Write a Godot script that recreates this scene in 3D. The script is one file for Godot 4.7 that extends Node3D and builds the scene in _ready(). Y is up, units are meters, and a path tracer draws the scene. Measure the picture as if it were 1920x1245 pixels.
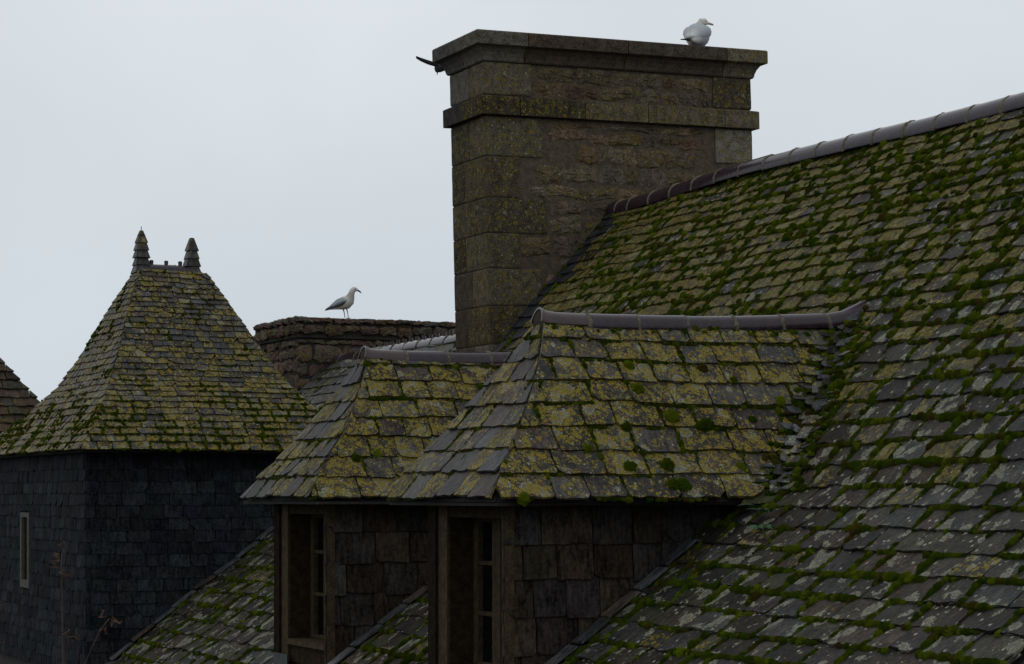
extends Node3D
# A huddle of mossy slate roofs under an overcast sky. Plan coordinates: u to the right along the gables, y up from eye level, v away along the ridges.

const EYE := 10.0
const TURN := 0.44410
const TEX_M := 2.0

var rng := RandomNumberGenerator.new()
var used := {}
var M := {}
var moss_meshes: Array = []
var patch_noise := FastNoiseLite.new()
var sag_noise := FastNoiseLite.new()


func V(u: float, y: float, v: float) -> Vector3:
	return Vector3(u, y + EYE, -v)


func G(p: Vector3) -> Vector3:
	return Vector3(p.x, p.y + EYE, -p.z)


# ---------------------------------------------------------------- mesh collector
class MB:
	var v := PackedVector3Array()
	var n := PackedVector3Array()
	var c := PackedColorArray()
	var t := PackedVector2Array()
	var t2 := PackedVector2Array()
	var off2 := Vector2.ZERO
	var scale2 := 1.0
	var col := Color.WHITE

	func tri3(a: Vector3, b: Vector3, d: Vector3, na: Vector3, nb: Vector3, nd: Vector3, ua := Vector2.ZERO, ub := Vector2.ZERO, ud := Vector2.ZERO) -> void:
		if (b - a).cross(d - a).dot(na + nb + nd) > 0.0:
			v.append_array([a, d, b])
			n.append_array([na, nd, nb])
			t.append_array([ua, ud, ub])
			t2.append_array([ua * scale2 + off2, ud * scale2 + off2, ub * scale2 + off2])
		else:
			v.append_array([a, b, d])
			n.append_array([na, nb, nd])
			t.append_array([ua, ub, ud])
			t2.append_array([ua * scale2 + off2, ub * scale2 + off2, ud * scale2 + off2])
		c.append_array([col, col, col])

	func tri(a: Vector3, b: Vector3, d: Vector3, nn: Vector3, ua := Vector2.ZERO, ub := Vector2.ZERO, ud := Vector2.ZERO) -> void:
		tri3(a, b, d, nn, nn, nn, ua, ub, ud)

	func quad(a: Vector3, b: Vector3, d: Vector3, e: Vector3, out: Vector3) -> void:
		var nn := (b - a).cross(d - a)
		if nn.length() < 1e-9:
			nn = (d - a).cross(e - a)
		nn = nn.normalized()
		if nn.dot(out) < 0.0:
			nn = -nn
		var w := maxf(a.distance_to(b), e.distance_to(d)) / 2.0
		var h := a.distance_to(e) / 2.0
		tri(a, b, d, nn, Vector2(0, 0), Vector2(w, 0), Vector2(w, h))
		tri(a, d, e, nn, Vector2(0, 0), Vector2(w, h), Vector2(0, h))

	func box(lo: Vector3, hi: Vector3, basis := Basis(), at := Vector3.ZERO) -> void:
		var p := []
		for i in 8:
			p.append(at + basis * Vector3(hi.x if i & 1 else lo.x, hi.y if i & 2 else lo.y, hi.z if i & 4 else lo.z))
		var mid: Vector3 = (p[0] + p[7]) / 2.0
		for f in [[0, 1, 3, 2], [4, 5, 7, 6], [0, 1, 5, 4], [2, 3, 7, 6], [0, 2, 6, 4], [1, 3, 7, 5]]:
			var m: Vector3 = (p[f[0]] + p[f[1]] + p[f[2]] + p[f[3]]) / 4.0
			quad(p[f[0]], p[f[1]], p[f[2]], p[f[3]], m - mid)

	func arrays() -> Array:
		var a := []
		a.resize(Mesh.ARRAY_MAX)
		a[Mesh.ARRAY_VERTEX] = v
		a[Mesh.ARRAY_NORMAL] = n
		a[Mesh.ARRAY_COLOR] = c
		a[Mesh.ARRAY_TEX_UV] = t
		a[Mesh.ARRAY_TEX_UV2] = t2
		return a

	func mesh(m: Material) -> ArrayMesh:
		var am := ArrayMesh.new()
		if v.size():
			am.add_surface_from_arrays(Mesh.PRIMITIVE_TRIANGLES, arrays())
			am.surface_set_material(0, m)
		return am


# ---------------------------------------------------------------- a slope: a profile pushed along an axis
class Face:
	var ax: Vector3
	var prof: PackedVector3Array
	var S := PackedFloat32Array()
	var out: Vector3
	var lim: PackedVector2Array
	var holes: Array = []
	var sag: FastNoiseLite
	var sag_amp := 0.0

	func _init(axis: Vector3, profile: Array, outward: Vector3) -> void:
		ax = axis
		prof = PackedVector3Array(profile)
		out = outward
		S.append(0.0)
		for i in range(1, prof.size()):
			S.append(S[i - 1] + prof[i - 1].distance_to(prof[i]))

	func seg(s: float) -> int:
		var i := 0
		while i < S.size() - 2 and s > S[i + 1]:
			i += 1
		return i

	func along(s: float) -> Vector3:
		var a := seg(s - 0.08)
		var b := seg(s + 0.08)
		var p := (prof[a + 1] - prof[a]).normalized() + (prof[b + 1] - prof[b]).normalized()
		return Vector3(p.x, p.y, -p.z).normalized()

	func axg() -> Vector3:
		return Vector3(ax.x, ax.y, -ax.z)

	func normal(s: float) -> Vector3:
		var nn := axg().cross(along(s)).normalized()
		return nn if nn.dot(out) > 0 else -nn

	func at(w: float, s: float) -> Vector3:
		var i := seg(s)
		var d := (prof[i + 1] - prof[i]).normalized()
		var p := prof[i] + d * (s - S[i]) + ax * w
		var g := Vector3(p.x, p.y + 10.0, -p.z)
		if sag_amp > 0.0:
			g += out * sag_amp * sag.get_noise_2d(w * 100.0, s * 100.0)
		return g

	func s_at_y(y: float) -> float:
		for i in prof.size() - 1:
			var a := prof[i].y
			var b := prof[i + 1].y
			if (y >= minf(a, b) and y <= maxf(a, b)) or i == prof.size() - 2:
				return S[i] + (y - a) / (b - a) * (S[i + 1] - S[i])
		return 0.0


# ---------------------------------------------------------------- nodes
func numbered(called: String) -> String:
	if not used.has(called):
		used[called] = 0
		return called
	used[called] += 1
	return "%s_%03d" % [called, used[called]]


func thing(called: String, label: String, category: String, at := Vector3.ZERO, group := "") -> Node3D:
	var o := Node3D.new()
	o.name = numbered(called)
	add_child(o)
	o.position = at
	o.set_meta("label", label)
	o.set_meta("category", category)
	if group:
		o.set_meta("group", group)
	return o


func part(called: String, m: Mesh, parent: Node, world_space := true) -> MeshInstance3D:
	var o := MeshInstance3D.new()
	o.mesh = m
	o.name = called
	parent.add_child(o, true)
	if world_space:
		o.position = -offset_of(parent)
	return o


func offset_of(n: Node) -> Vector3:
	var p := Vector3.ZERO
	while n is Node3D and n != self:
		p += (n as Node3D).position
		n = n.get_parent()
	return p


# ---------------------------------------------------------------- textures
func field(seed_: int, freq: float, size: int, octaves := 4, type := FastNoiseLite.TYPE_SIMPLEX_SMOOTH, gain := 0.5) -> PackedByteArray:
	var f := FastNoiseLite.new()
	f.seed = seed_
	f.noise_type = type
	f.frequency = freq
	f.fractal_octaves = octaves
	f.fractal_gain = gain
	if octaves <= 1:
		f.fractal_type = FastNoiseLite.FRACTAL_NONE
	if type == FastNoiseLite.TYPE_CELLULAR:
		f.cellular_return_type = FastNoiseLite.RETURN_DISTANCE
		f.fractal_type = FastNoiseLite.FRACTAL_NONE
	var im := f.get_seamless_image(size, size, false, false, 0.1, type != FastNoiseLite.TYPE_CELLULAR)
	if im.get_format() != Image.FORMAT_L8:
		im.convert(Image.FORMAT_L8)
	return im.get_data()


func to_tex(b: PackedByteArray, size: int, fmt: int) -> ImageTexture:
	return ImageTexture.create_from_image(Image.create_from_data(size, size, false, fmt, b))


# grain of a stone: a grey multiplier (about 0.5 to 1) with a relief of its own
func grain_tex(seed_: int, size: int, streak: bool, speck: float) -> Array:
	var a := field(seed_, 6.0 / size, size, 5)
	var b := field(seed_ + 1, 40.0 / size, size, 4, FastNoiseLite.TYPE_SIMPLEX_SMOOTH, 0.65)
	var k := field(seed_ + 2, 0.12 if not streak else 0.3, size, 1, FastNoiseLite.TYPE_VALUE)
	var col := PackedByteArray()
	var rel := PackedByteArray()
	col.resize(size * size * 3)
	rel.resize(size * size)
	for i in size * size:
		var y := i / size
		var x := i % size
		var fine: float
		if streak:  # cleavage lines down the slate
			fine = b[((y / 5 * 1) % size) * size + x] * 0.55 + b[i] * 0.45
		else:
			fine = b[i]
		var t := 0.26 * a[i] + (0.74 - speck) * fine + speck * k[i]
		var g := clampf(t / 255.0 * (2.0 if streak else 1.7) - (0.4 if streak else 0.25), 0.1, 1.0)
		var warm := (a[(i * 7 + 1234) % (size * size)] / 255.0 - 0.5) * 0.16
		col[i * 3] = int(255.0 * clampf(sqrt(g) * (0.94 + warm), 0.0, 1.0))
		col[i * 3 + 1] = int(255.0 * clampf(sqrt(g) * 0.94, 0.0, 1.0))
		col[i * 3 + 2] = int(255.0 * clampf(sqrt(g) * (0.94 - warm), 0.0, 1.0))
		rel[i] = int(clampf(0.45 * a[i] + 0.55 * fine, 0, 255))
	return [to_tex(col, size, Image.FORMAT_RGB8), to_tex(rel, size, Image.FORMAT_L8)]


# crusts of lichen with alpha: ochre colonies, pale rosettes and white dots, each with an edge of its own
func lichen_tex(seed_: int, size: int, ochre: float, pale: float, dots: float, dull := 0.0, ring_o := 0.9) -> ImageTexture:
	var big := field(seed_, 12.0 / size, size, 3)
	var mid := field(seed_ + 1, 40.0 / size, size, 4, FastNoiseLite.TYPE_SIMPLEX_SMOOTH, 0.72)
	var fin := field(seed_ + 2, 120.0 / size, size, 3, FastNoiseLite.TYPE_SIMPLEX_SMOOTH, 0.7)
	var cel := field(seed_ + 3, 16.0 / size, size, 1, FastNoiseLite.TYPE_CELLULAR)
	var col := field(seed_ + 6, 19.0 / size, size, 1, FastNoiseLite.TYPE_CELLULAR)
	var dot := field(seed_ + 4, 24.0 / size, size, 1, FastNoiseLite.TYPE_CELLULAR)
	var where := field(seed_ + 5, 5.0 / size, size, 2)
	var out := PackedByteArray()
	out.resize(size * size * 4)
	for i in size * size:
		var r := 0.0
		var g := 0.0
		var b := 0.0
		var al := 0.0
		var f := fin[i] / 255.0
		var m := mid[i] / 255.0
		var w := where[i] / 255.0
		if pale > 0.0:
			var rad := cel[i] / 255.0 + (m - 0.5) * 0.42 + (f - 0.5) * 0.16
			var size_here := (w - (1.0 - pale)) * 1.0
			if rad < size_here:
				var ring := clampf((size_here - rad) / 0.14, 0.0, 1.0)
				al = (0.50 + 0.5 * (1.0 - ring)) * clampf(0.45 + 0.9 * (f - 0.2), 0.2, 1.0)
				r = 126.0 + 76.0 * f - 26.0 * ring
				g = 127.0 + 76.0 * f - 25.0 * ring
				b = 110.0 + 70.0 * f - 22.0 * ring
		if dots > 0.0 and big[i] > 138 and dot[i] / 255.0 + (f - 0.5) * 0.1 < (0.10 if w < 0.5 else 0.06) * dots:
			al = 0.8
			r = 142.0 + 26.0 * f
			g = 142.0 + 26.0 * f
			b = 132.0 + 26.0 * f
		if ochre > 0.0:
			var colony := (0.50 - big[i] / 255.0) * ring_o - col[i] / 255.0 - (m - 0.5) * 0.3 - (f - 0.5) * 0.22
			var crumb := 0.42 * big[i] / 255.0 + 0.58 * m + (f - 0.5) * 0.34 - (1.0 - ochre)
			var over := maxf(colony * 0.5, crumb)
			if over > 0.0:
				var rim := clampf(1.0 - over / 0.09, 0.0, 1.0)
				var ca := clampf(over / 0.03, 0.0, 1.0) * clampf(0.2 + 1.7 * (f - 0.25) + 0.3 * rim, 0.08, 1.0)
				r = lerpf(100.0, 176.0, rim * 0.35 + f * 0.65) * (1.0 - 0.2 * dull)
				g = lerpf(91.0, 154.0, rim * 0.25 + f * 0.6 + (m - 0.5) * 0.5) * (1.0 - 0.16 * dull)
				b = lerpf(6.0, 22.0, f) + 16.0 * dull
				if ca > al * 0.7:
					al = ca
				else:
					r = lerpf(r, 130.0, 0.5)
					g = lerpf(g, 128.0, 0.5)
					b = lerpf(b, 108.0, 0.5)
		out[i * 4] = int(clampf(r, 0, 255))
		out[i * 4 + 1] = int(clampf(g, 0, 255))
		out[i * 4 + 2] = int(clampf(b, 0, 255))
		out[i * 4 + 3] = int(clampf(al, 0, 1) * 255.0)
	return to_tex(out, size, Image.FORMAT_RGBA8)


func stone_mat(called: String, grain: Array, rough: float, bump: float, lichen: Texture2D = null, tri := 0.0, tri2 := 0.0, spec := 0.5) -> StandardMaterial3D:
	var m := StandardMaterial3D.new()
	m.resource_name = called
	m.vertex_color_use_as_albedo = true
	m.albedo_texture = grain[0]
	m.roughness = rough
	m.metallic_specular = spec
	m.heightmap_enabled = true
	m.heightmap_texture = grain[1]
	m.heightmap_scale = bump
	if tri > 0.0:
		m.uv1_triplanar = true
		m.uv1_world_triplanar = true
		m.uv1_scale = Vector3.ONE * tri
	if lichen:
		m.detail_enabled = true
		m.detail_albedo = lichen
		m.detail_uv_layer = BaseMaterial3D.DETAIL_UV_2
		if tri2 > 0.0:
			m.uv2_triplanar = true
			m.uv2_world_triplanar = true
			m.uv2_scale = Vector3.ONE * tri2
	return m


func plain_mat(called: String, lin: Color, rough: float, metal := 0.0, grain: Array = [], tri := 1.0, bump := 0.2) -> StandardMaterial3D:
	var m := StandardMaterial3D.new()
	m.resource_name = called
	m.albedo_color = lin.linear_to_srgb()
	m.roughness = rough
	m.metallic = metal
	if grain:
		m.albedo_texture = grain[0]
		m.heightmap_enabled = true
		m.heightmap_texture = grain[1]
		m.heightmap_scale = bump
		m.uv1_triplanar = true
		m.uv1_scale = Vector3.ONE * tri
	return m


func make_materials() -> void:
	var slate := grain_tex(11, 768, true, 0.06)
	var rock := grain_tex(31, 768, false, 0.3)
	var soft := grain_tex(51, 512, false, 0.15)
	M.soft = soft
	var ochre := lichen_tex(101, 1024, 0.46, 0.44, 0.6, 0.0, 0.9)
	var ochre_low := lichen_tex(121, 1024, 0.39, 0.38, 0.6, 0.0, 0.5)
	var dull := lichen_tex(141, 1024, 0.485, 0.42, 0.7, 0.7, 0.9)
	var pale := lichen_tex(161, 1024, 0.22, 0.50, 0.8, 0.3, 0.1)
	var crust := lichen_tex(181, 1024, 0.385, 0.24, 0.7, 0.7, 0.9)
	M.slate_ochre = stone_mat("slate with ochre lichen", slate, 0.62, 2.4, ochre, 0.0, 0.0, 0.33)
	M.slate_some = stone_mat("slate with some lichen", slate, 0.58, 2.4, ochre_low, 0.0, 0.0, 0.34)
	M.slate_dull = stone_mat("slate with dull lichen", slate, 0.72, 2.2, dull, 0.0, 0.0, 0.35)
	M.slate_pale = stone_mat("slate with pale lichen", slate, 0.6, 2.4, pale, 0.0, 0.0, 0.32)
	M.slate_bare = stone_mat("bare slate", slate, 0.54, 2.0, null, 0.0, 0.0, 0.36)
	M.slate_hung = stone_mat("hung slate", slate, 0.75, 1.2, null, 0.0, 0.0, 0.12)
	M.granite = stone_mat("granite", rock, 0.85, 0.8, null, 1.1, 0.0, 0.2)
	M.granite_lichen = stone_mat("granite with lichen", rock, 0.88, 0.8, crust, 1.1, 0.62, 0.2)
	M.rubble = stone_mat("rubble stone", rock, 0.92, 1.2, null, 0.8, 0.0, 0.2)
	M.rubble_lichen = stone_mat("rubble stone with lichen", rock, 0.92, 1.2, crust, 0.8, 0.5, 0.2)
	M.mortar = plain_mat("lime mortar", Color(0.165, 0.128, 0.078), 0.95, 0.0, soft, 1.6, 1.6)
	M.mortar_dark = plain_mat("weathered mortar", Color(0.065, 0.057, 0.04), 0.95, 0.0, soft, 3.0, 1.0)
	M.joint = plain_mat("pointing mortar", Color(0.24, 0.21, 0.14), 0.95, 0.0, soft, 3.0, 1.0)
	M.board = plain_mat("old roof boards", Color(0.03, 0.027, 0.024), 0.9, 0.0, soft, 1.0)
	M.ceramic = plain_mat("glazed ridge ware", Color(0.055, 0.033, 0.047), 0.17, 0.0, soft, 1.3, 0.12)
	M.ceramic.metallic_specular = 0.4
	M.ceramic_red = plain_mat("unglazed ridge ware", Color(0.06, 0.025, 0.022), 0.3, 0.0, soft, 1.3, 0.12)
	M.wood = plain_mat("weathered painted wood", Color(0.10, 0.076, 0.042), 0.8, 0.0, soft, 1.7, 0.3)
	M.wood_dark = plain_mat("dark stained wood", Color(0.035, 0.026, 0.019), 0.85, 0.0, soft, 1.7, 0.3)
	M.wood_dark.metallic_specular = 0.08
	M.wood.metallic_specular = 0.2
	M.wood_brown = plain_mat("brown painted boards", Color(0.055, 0.038, 0.022), 0.8, 0.0, soft, 1.7, 0.3)
	M.wood_brown.metallic_specular = 0.12
	M.lead = plain_mat("lead sheet", Color(0.07, 0.075, 0.08), 0.5, 0.2, soft, 1.7, 0.3)
	M.cement = plain_mat("pale window surround", Color(0.13, 0.122, 0.108), 0.85, 0.0, soft, 2.0, 0.4)
	M.bark = plain_mat("twig bark", Color(0.045, 0.028, 0.022), 0.8)
	M.dead_leaf = plain_mat("withered leaf", Color(0.075, 0.042, 0.028), 0.8)
	M.dead_leaf.vertex_color_use_as_albedo = true
	M.fern = plain_mat("fern frond", Color(0.035, 0.085, 0.032), 0.7)
	M.ground = plain_mat("cobbled yard", Color(0.09, 0.085, 0.08), 0.9, 0.0, soft, 0.5, 2.0)
	var g := StandardMaterial3D.new()
	g.resource_name = "window glass"
	g.transparency = BaseMaterial3D.TRANSPARENCY_ALPHA
	g.albedo_color = Color(0.3, 0.32, 0.32, 0.02)
	g.roughness = 0.04
	g.metallic_specular = 0.24
	M.glass = g
	var ms := StandardMaterial3D.new()
	ms.resource_name = "moss"
	ms.vertex_color_use_as_albedo = true
	ms.albedo_texture = soft[0]
	ms.uv1_triplanar = true
	ms.uv1_scale = Vector3.ONE * 1.4
	ms.heightmap_enabled = true
	ms.heightmap_texture = soft[1]
	ms.heightmap_scale = 12.0
	ms.roughness = 1.0
	ms.metallic_specular = 0.1
	M.moss = ms
	var fe := StandardMaterial3D.new()
	fe.resource_name = "feathers"
	fe.vertex_color_use_as_albedo = true
	fe.roughness = 0.85
	M.feather = fe


# ---------------------------------------------------------------- slates
func rough_outline(poly: PackedVector2Array, s0: float, step: float, amp: float, amp_low: float, chamfer := 0.6) -> PackedVector2Array:
	var r := PackedVector2Array()
	var n := poly.size()
	for i in n:
		var a := poly[i]
		var b := poly[(i + 1) % n]
		var z := poly[(i + n - 1) % n]
		var low := a.y < s0 + 0.03
		if low and rng.randf() < chamfer:
			var q := rng.randf_range(0.008, 0.035) if rng.randf() < 0.85 else rng.randf_range(0.03, 0.075)
			r.append(a + (z - a).limit_length(q))
			r.append(a + (b - a).limit_length(q * rng.randf_range(0.6, 1.4)))
		else:
			r.append(a + Vector2(rng.randf_range(-amp, amp), rng.randf_range(-amp, amp)))
		var len := a.distance_to(b)
		var parts := int(len / step)
		var across := (b - a).normalized().orthogonal()
		var k := amp_low if low and b.y < s0 + 0.03 else amp
		for j in range(1, parts):
			r.append(a.lerp(b, (j + rng.randf_range(-0.3, 0.3)) / parts) + across * rng.randf_range(-k, k))
	return r


func slate_into(mb: MB, F: Face, poly: PackedVector2Array, s0: float, L: float, th: float, lift: float, col: Color, wonk := 1.0) -> void:
	var c := Vector2.ZERO
	for p in poly:
		c += p
	c /= poly.size()
	var n := F.normal(c.y)
	var off := Vector2(rng.randf() * 7.0, rng.randf() * 7.0)
	mb.off2 = Vector2(rng.randf() * 7.0, rng.randf() * 7.0)
	mb.col = col
	var tw := rng.randf_range(-0.03, 0.03) * wonk
	var ex := rng.randf_range(0.0, 0.007) * wonk
	var flip := -1.0 if rng.randf() < 0.5 else 1.0
	var top := PackedVector3Array()
	var low := PackedVector3Array()
	var uv := PackedVector2Array()
	for p in poly:
		var h := (lift + ex) * (1.0 - (p.y - s0) / L) + tw * (p.x - c.x)
		var g := F.at(p.x, p.y)
		low.append(g + n * (h - 0.002))
		var q := p.lerp(c, 0.02)
		top.append(F.at(q.x, q.y) + n * (h + th * rng.randf_range(0.82, 1.08)))
		uv.append(Vector2(p.x * flip, p.y) / TEX_M + off)
	var hc := (lift + ex) * (1.0 - (c.y - s0) / L)
	var mid := F.at(c.x, c.y) + n * (hc + th * rng.randf_range(0.9, 1.25))
	var uc := Vector2(c.x * flip, c.y) / TEX_M + off
	var k := poly.size()
	for i in k:
		var j := (i + 1) % k
		var fn := (top[j] - mid).cross(top[i] - mid).normalized()
		if fn.dot(n) < 0.0:
			fn = -fn
		fn = (fn + n * 1.5).normalized()
		mb.tri(mid, top[i], top[j], fn, uc, uv[i], uv[j])
		var d := low[j] - low[i]
		var sn := d.cross(n).normalized()
		if sn.dot(low[i] - F.at(c.x, c.y)) < 0.0:
			sn = -sn
		var e := Vector2(0, th / TEX_M * 3.0)
		mb.tri(top[i], top[j], low[j], sn, uv[i], uv[j], uv[j] + e)
		mb.tri(top[i], low[j], low[i], sn, uv[i], uv[j] + e, uv[i] + e)


func tone(kinds: Array, spread := 0.38) -> Color:
	var c: Color = kinds[rng.randi() % kinds.size()]
	var k := rng.randf_range(1.0 - spread, 1.0 + spread)
	return Color(c.r * k, c.g * k, c.b * k)


# rows of slates over a face: a list of {poly, s0, L, at}; the joints are noted for the moss
func lay(F: Face, s_from: float, s_to: float, e: Variant, w_min: float, w_max: float, joints: Array, shrink := 0.0) -> Array:
	var out := []
	var lo := Vector2(1e9, 1e9)
	var hi := -lo
	for p in F.lim:
		lo = lo.min(p)
		hi = hi.max(p)
	var s := s_from
	while s < s_to:
		var ex: float = e.call(s) if e is Callable else e * (1.0 - shrink * (s - s_from) / (s_to - s_from))
		var L := ex * 1.55
		var x := lo.x - rng.randf() * w_max
		while x < hi.x:
			var w := rng.randf_range(w_min, w_max) * (1.0 - shrink * 0.6 * (s - s_from) / (s_to - s_from))
			var slip := rng.randf_range(-0.012, 0.014) * ex / 0.22
			var lean := rng.randf_range(-0.008, 0.008)
			var q := PackedVector2Array([Vector2(x + 0.003, s + slip), Vector2(x + w - 0.003, s + slip + lean), Vector2(x + w - 0.003, s + L), Vector2(x + 0.003, s + L)])
			for piece in Geometry2D.intersect_polygons(q, F.lim):
				var left := [piece]
				for h in F.holes:
					var next := []
					for one in left:
						for got in Geometry2D.clip_polygons(one, h):
							if not Geometry2D.is_polygon_clockwise(got) or true:
								next.append(got)
					left = next
				for one in left:
					var area := 0.0
					var a_lo := 1e9
					var c := Vector2.ZERO
					for i in one.size():
						area += one[i].cross(one[(i + 1) % one.size()])
						a_lo = minf(a_lo, one[i].y)
						c += one[i]
					c /= one.size()
					if absf(area) / 2.0 < 0.0025 or a_lo > s + ex * 0.85:
						continue
					out.append({"poly": one, "s0": s, "L": L, "c": c, "area": absf(area) / 2.0})
					joints.append([Vector2(maxf(x, lo.x), s), Vector2(minf(x + w, hi.x), s), F])
					joints.append([Vector2(x, s), Vector2(x, s + ex), F])
			x += w
		s += ex
	return out


# builds the slates of a list: the nearest ones as parts, the rest joined into one
func place_slates(parent: Node, called: String, rows: Array, F: Face, most: int, pick: Callable, th := 0.013, step := 0.085, amp := 0.004, amp_low := 0.009, wonk := 1.0) -> void:
	var eye := Vector3(0, EYE, 0)
	for r in rows:
		var g: Vector3 = F.at(r.c.x, r.c.y)
		r.far = g.distance_to(eye) / sqrt(r.area + 0.02)
		r.at = g
	rows.sort_custom(func(a, b): return a.far < b.far)
	var joined := {}
	for i in rows.size():
		var r = rows[i]
		var look: Array = pick.call(r)
		var ol := rough_outline(r.poly, r.s0, step, amp, amp_low)
		if i < most:
			var mb := MB.new()
			slate_into(mb, F, ol, r.s0, r.L, th * rng.randf_range(0.8, 1.3), th * 1.9, look[1], wonk)
			part(called, mb.mesh(look[0]), parent)
		else:
			if not joined.has(look[0]):
				joined[look[0]] = MB.new()
			slate_into(joined[look[0]], F, ol, r.s0, r.L, th * rng.randf_range(0.8, 1.3), th * 1.9, look[1], wonk)
	if joined:
		var am := ArrayMesh.new()
		for m in joined:
			am.add_surface_from_arrays(Mesh.PRIMITIVE_TRIANGLES, joined[m].arrays())
			am.surface_set_material(am.get_surface_count() - 1, m)
		var o := part("far_" + called + "s", am, parent)
		o.set_meta("kind", "stuff")


# boards under the slates, so that every roof is closed
func boarding(F: Face, s0: float, s1: float, lim_l: Callable, lim_r: Callable, steps: int, mb: MB, drop := 0.02) -> void:
	for i in steps:
		var a := lerpf(s0, s1, float(i) / steps)
		var b := lerpf(s0, s1, float(i + 1) / steps)
		var n := F.normal((a + b) / 2.0)
		mb.quad(F.at(lim_l.call(a), a) - n * drop, F.at(lim_r.call(a), a) - n * drop, F.at(lim_r.call(b), b) - n * drop, F.at(lim_l.call(b), b) - n * drop, n)
		mb.quad(F.at(lim_l.call(a), a) - n * (drop + 0.03), F.at(lim_r.call(a), a) - n * (drop + 0.03), F.at(lim_r.call(b), b) - n * (drop + 0.03), F.at(lim_l.call(b), b) - n * (drop + 0.03), -n)


# ---------------------------------------------------------------- moss
func make_moss_meshes() -> void:
	for k in 4:
		var nz := FastNoiseLite.new()
		nz.seed = 700 + k
		nz.frequency = 1.6
		nz.fractal_octaves = 2
		var fz := FastNoiseLite.new()
		fz.seed = 740 + k
		fz.frequency = 10.0
		fz.fractal_octaves = 2
		var mb := MB.new()
		var rows := 18
		var cols := 38
		var pts := []
		var shade := []
		for i in rows + 1:
			var lat := PI * 0.5 - PI * 0.66 * i / rows
			var row := []
			for j in cols:
				var lon := TAU * j / cols
				var d := Vector3(cos(lat) * cos(lon), sin(lat), cos(lat) * sin(lon))
				var r := 1.0 + 0.34 * nz.get_noise_3dv(d * 1.3) + 0.3 * fz.get_noise_3dv(d) + 0.05 * sin(j * 12.9898 + i * 78.233)
				row.append(d * r)
			pts.append(row)
		for i in rows:
			for j in cols:
				var j2 := (j + 1) % cols
				var a: Vector3 = pts[i][j]
				var b: Vector3 = pts[i][j2]
				var c: Vector3 = pts[i + 1][j2]
				var d: Vector3 = pts[i + 1][j]
				var sh := 1.0 + 0.7 * fz.get_noise_3dv(a * 0.6 + Vector3(9, 0, 0))
				mb.col = Color(sh, sh, sh)
				for tr in [[a, b, c], [a, c, d]]:
					var fn: Vector3 = (tr[1] - tr[0]).cross(tr[2] - tr[0])
					if fn.length() < 1e-7:
						continue
					fn = fn.normalized()
					if fn.dot(tr[0] + tr[1] + tr[2]) < 0:
						fn = -fn
					mb.tri3(tr[0], tr[1], tr[2], (tr[0].normalized() + fn).normalized(), (tr[1].normalized() + fn).normalized(), (tr[2].normalized() + fn).normalized())
		moss_meshes.append(mb.mesh(M.moss))


func moss_color() -> Color:
	var t := rng.randf()
	var c := Color(0.145, 0.25, 0.014).lerp(Color(0.52, 0.66, 0.04), t * t)
	if rng.randf() < 0.12:
		c = Color(0.28, 0.22, 0.05)
	var k := rng.randf_range(0.8, 1.25)
	return Color(c.r * k, c.g * k, c.b * k)


func moss_lump(list: Array, F: Face, w: float, s: float, r: float, rise := 0.0, long := Vector2.ZERO) -> void:
	var n := F.normal(s)
	var g := F.at(w, s) + n * (rise - r * 0.12)
	var x := F.axg()
	var z := F.along(s)
	if long != Vector2.ZERO:
		var d := (x * long.x + z * long.y).normalized()
		x = d
		z = d.cross(n).normalized()
	else:
		var a := rng.randf() * TAU
		var d := x * cos(a) + z * sin(a)
		x = d
		z = d.cross(n).normalized()
	var st := rng.randf_range(1.0, 1.5) if long != Vector2.ZERO else rng.randf_range(0.85, 1.2)
	list.append([Transform3D(Basis(x * r * st, n * r * rng.randf_range(0.75, 1.15), z * r * rng.randf_range(0.75, 1.0)), g), moss_color()])


func moss_object(parent: Node, list: Array) -> void:
	var by := [[], [], [], []]
	for l in list:
		by[rng.randi() % 4].append(l)
	for k in 4:
		if by[k].is_empty():
			continue
		var mm := MultiMesh.new()
		mm.transform_format = MultiMesh.TRANSFORM_3D
		mm.use_colors = true
		mm.mesh = moss_meshes[k]
		mm.instance_count = by[k].size()
		for i in by[k].size():
			mm.set_instance_transform(i, by[k][i][0])
			mm.set_instance_color(i, by[k][i][1])
		var o := MultiMeshInstance3D.new()
		o.multimesh = mm
		o.name = "moss"
		parent.add_child(o, true)
		o.position = -offset_of(parent)
		o.set_meta("kind", "stuff")


# moss along noted joints; dense(w, s) gives how likely, size the radius
func moss_on(joints: Array, list: Array, dense: Callable, size: float, stepping := 0.035) -> void:
	for j in joints:
		var a: Vector2 = j[0]
		var b: Vector2 = j[1]
		var F: Face = j[2]
		var flat := absf(a.y - b.y) < 0.01
		var n := int(ceil(a.distance_to(b) / stepping))
		var bias := rng.randf_range(-0.26, 0.26)
		for i in n:
			var p := a.lerp(b, (i + rng.randf()) / n)
			if not Geometry2D.is_point_in_polygon(p, F.lim):
				continue
			var hid := false
			for h in F.holes:
				if Geometry2D.is_point_in_polygon(p, h):
					hid = true
			if hid:
				continue
			var g := F.at(p.x, p.y)
			var d: float = dense.call(g, p)
			var local := patch_noise.get_noise_3dv(g * 5.5) * 0.95 + 0.5 + bias
			if local > (d if flat else d + 0.1):
				continue
			var r := size * rng.randf_range(0.45, 1.05) * clampf(0.7 + (d - local) * 0.9, 0.55, 1.6)
			if flat:
				moss_lump(list, F, p.x, p.y - r * 0.3, r, 0.028, Vector2(1, rng.randf_range(-0.3, 0.3)))
			else:
				moss_lump(list, F, p.x + rng.randf_range(-0.008, 0.008), p.y, r * 0.95, 0.034, Vector2(rng.randf_range(-0.25, 0.25), 1))


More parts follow.
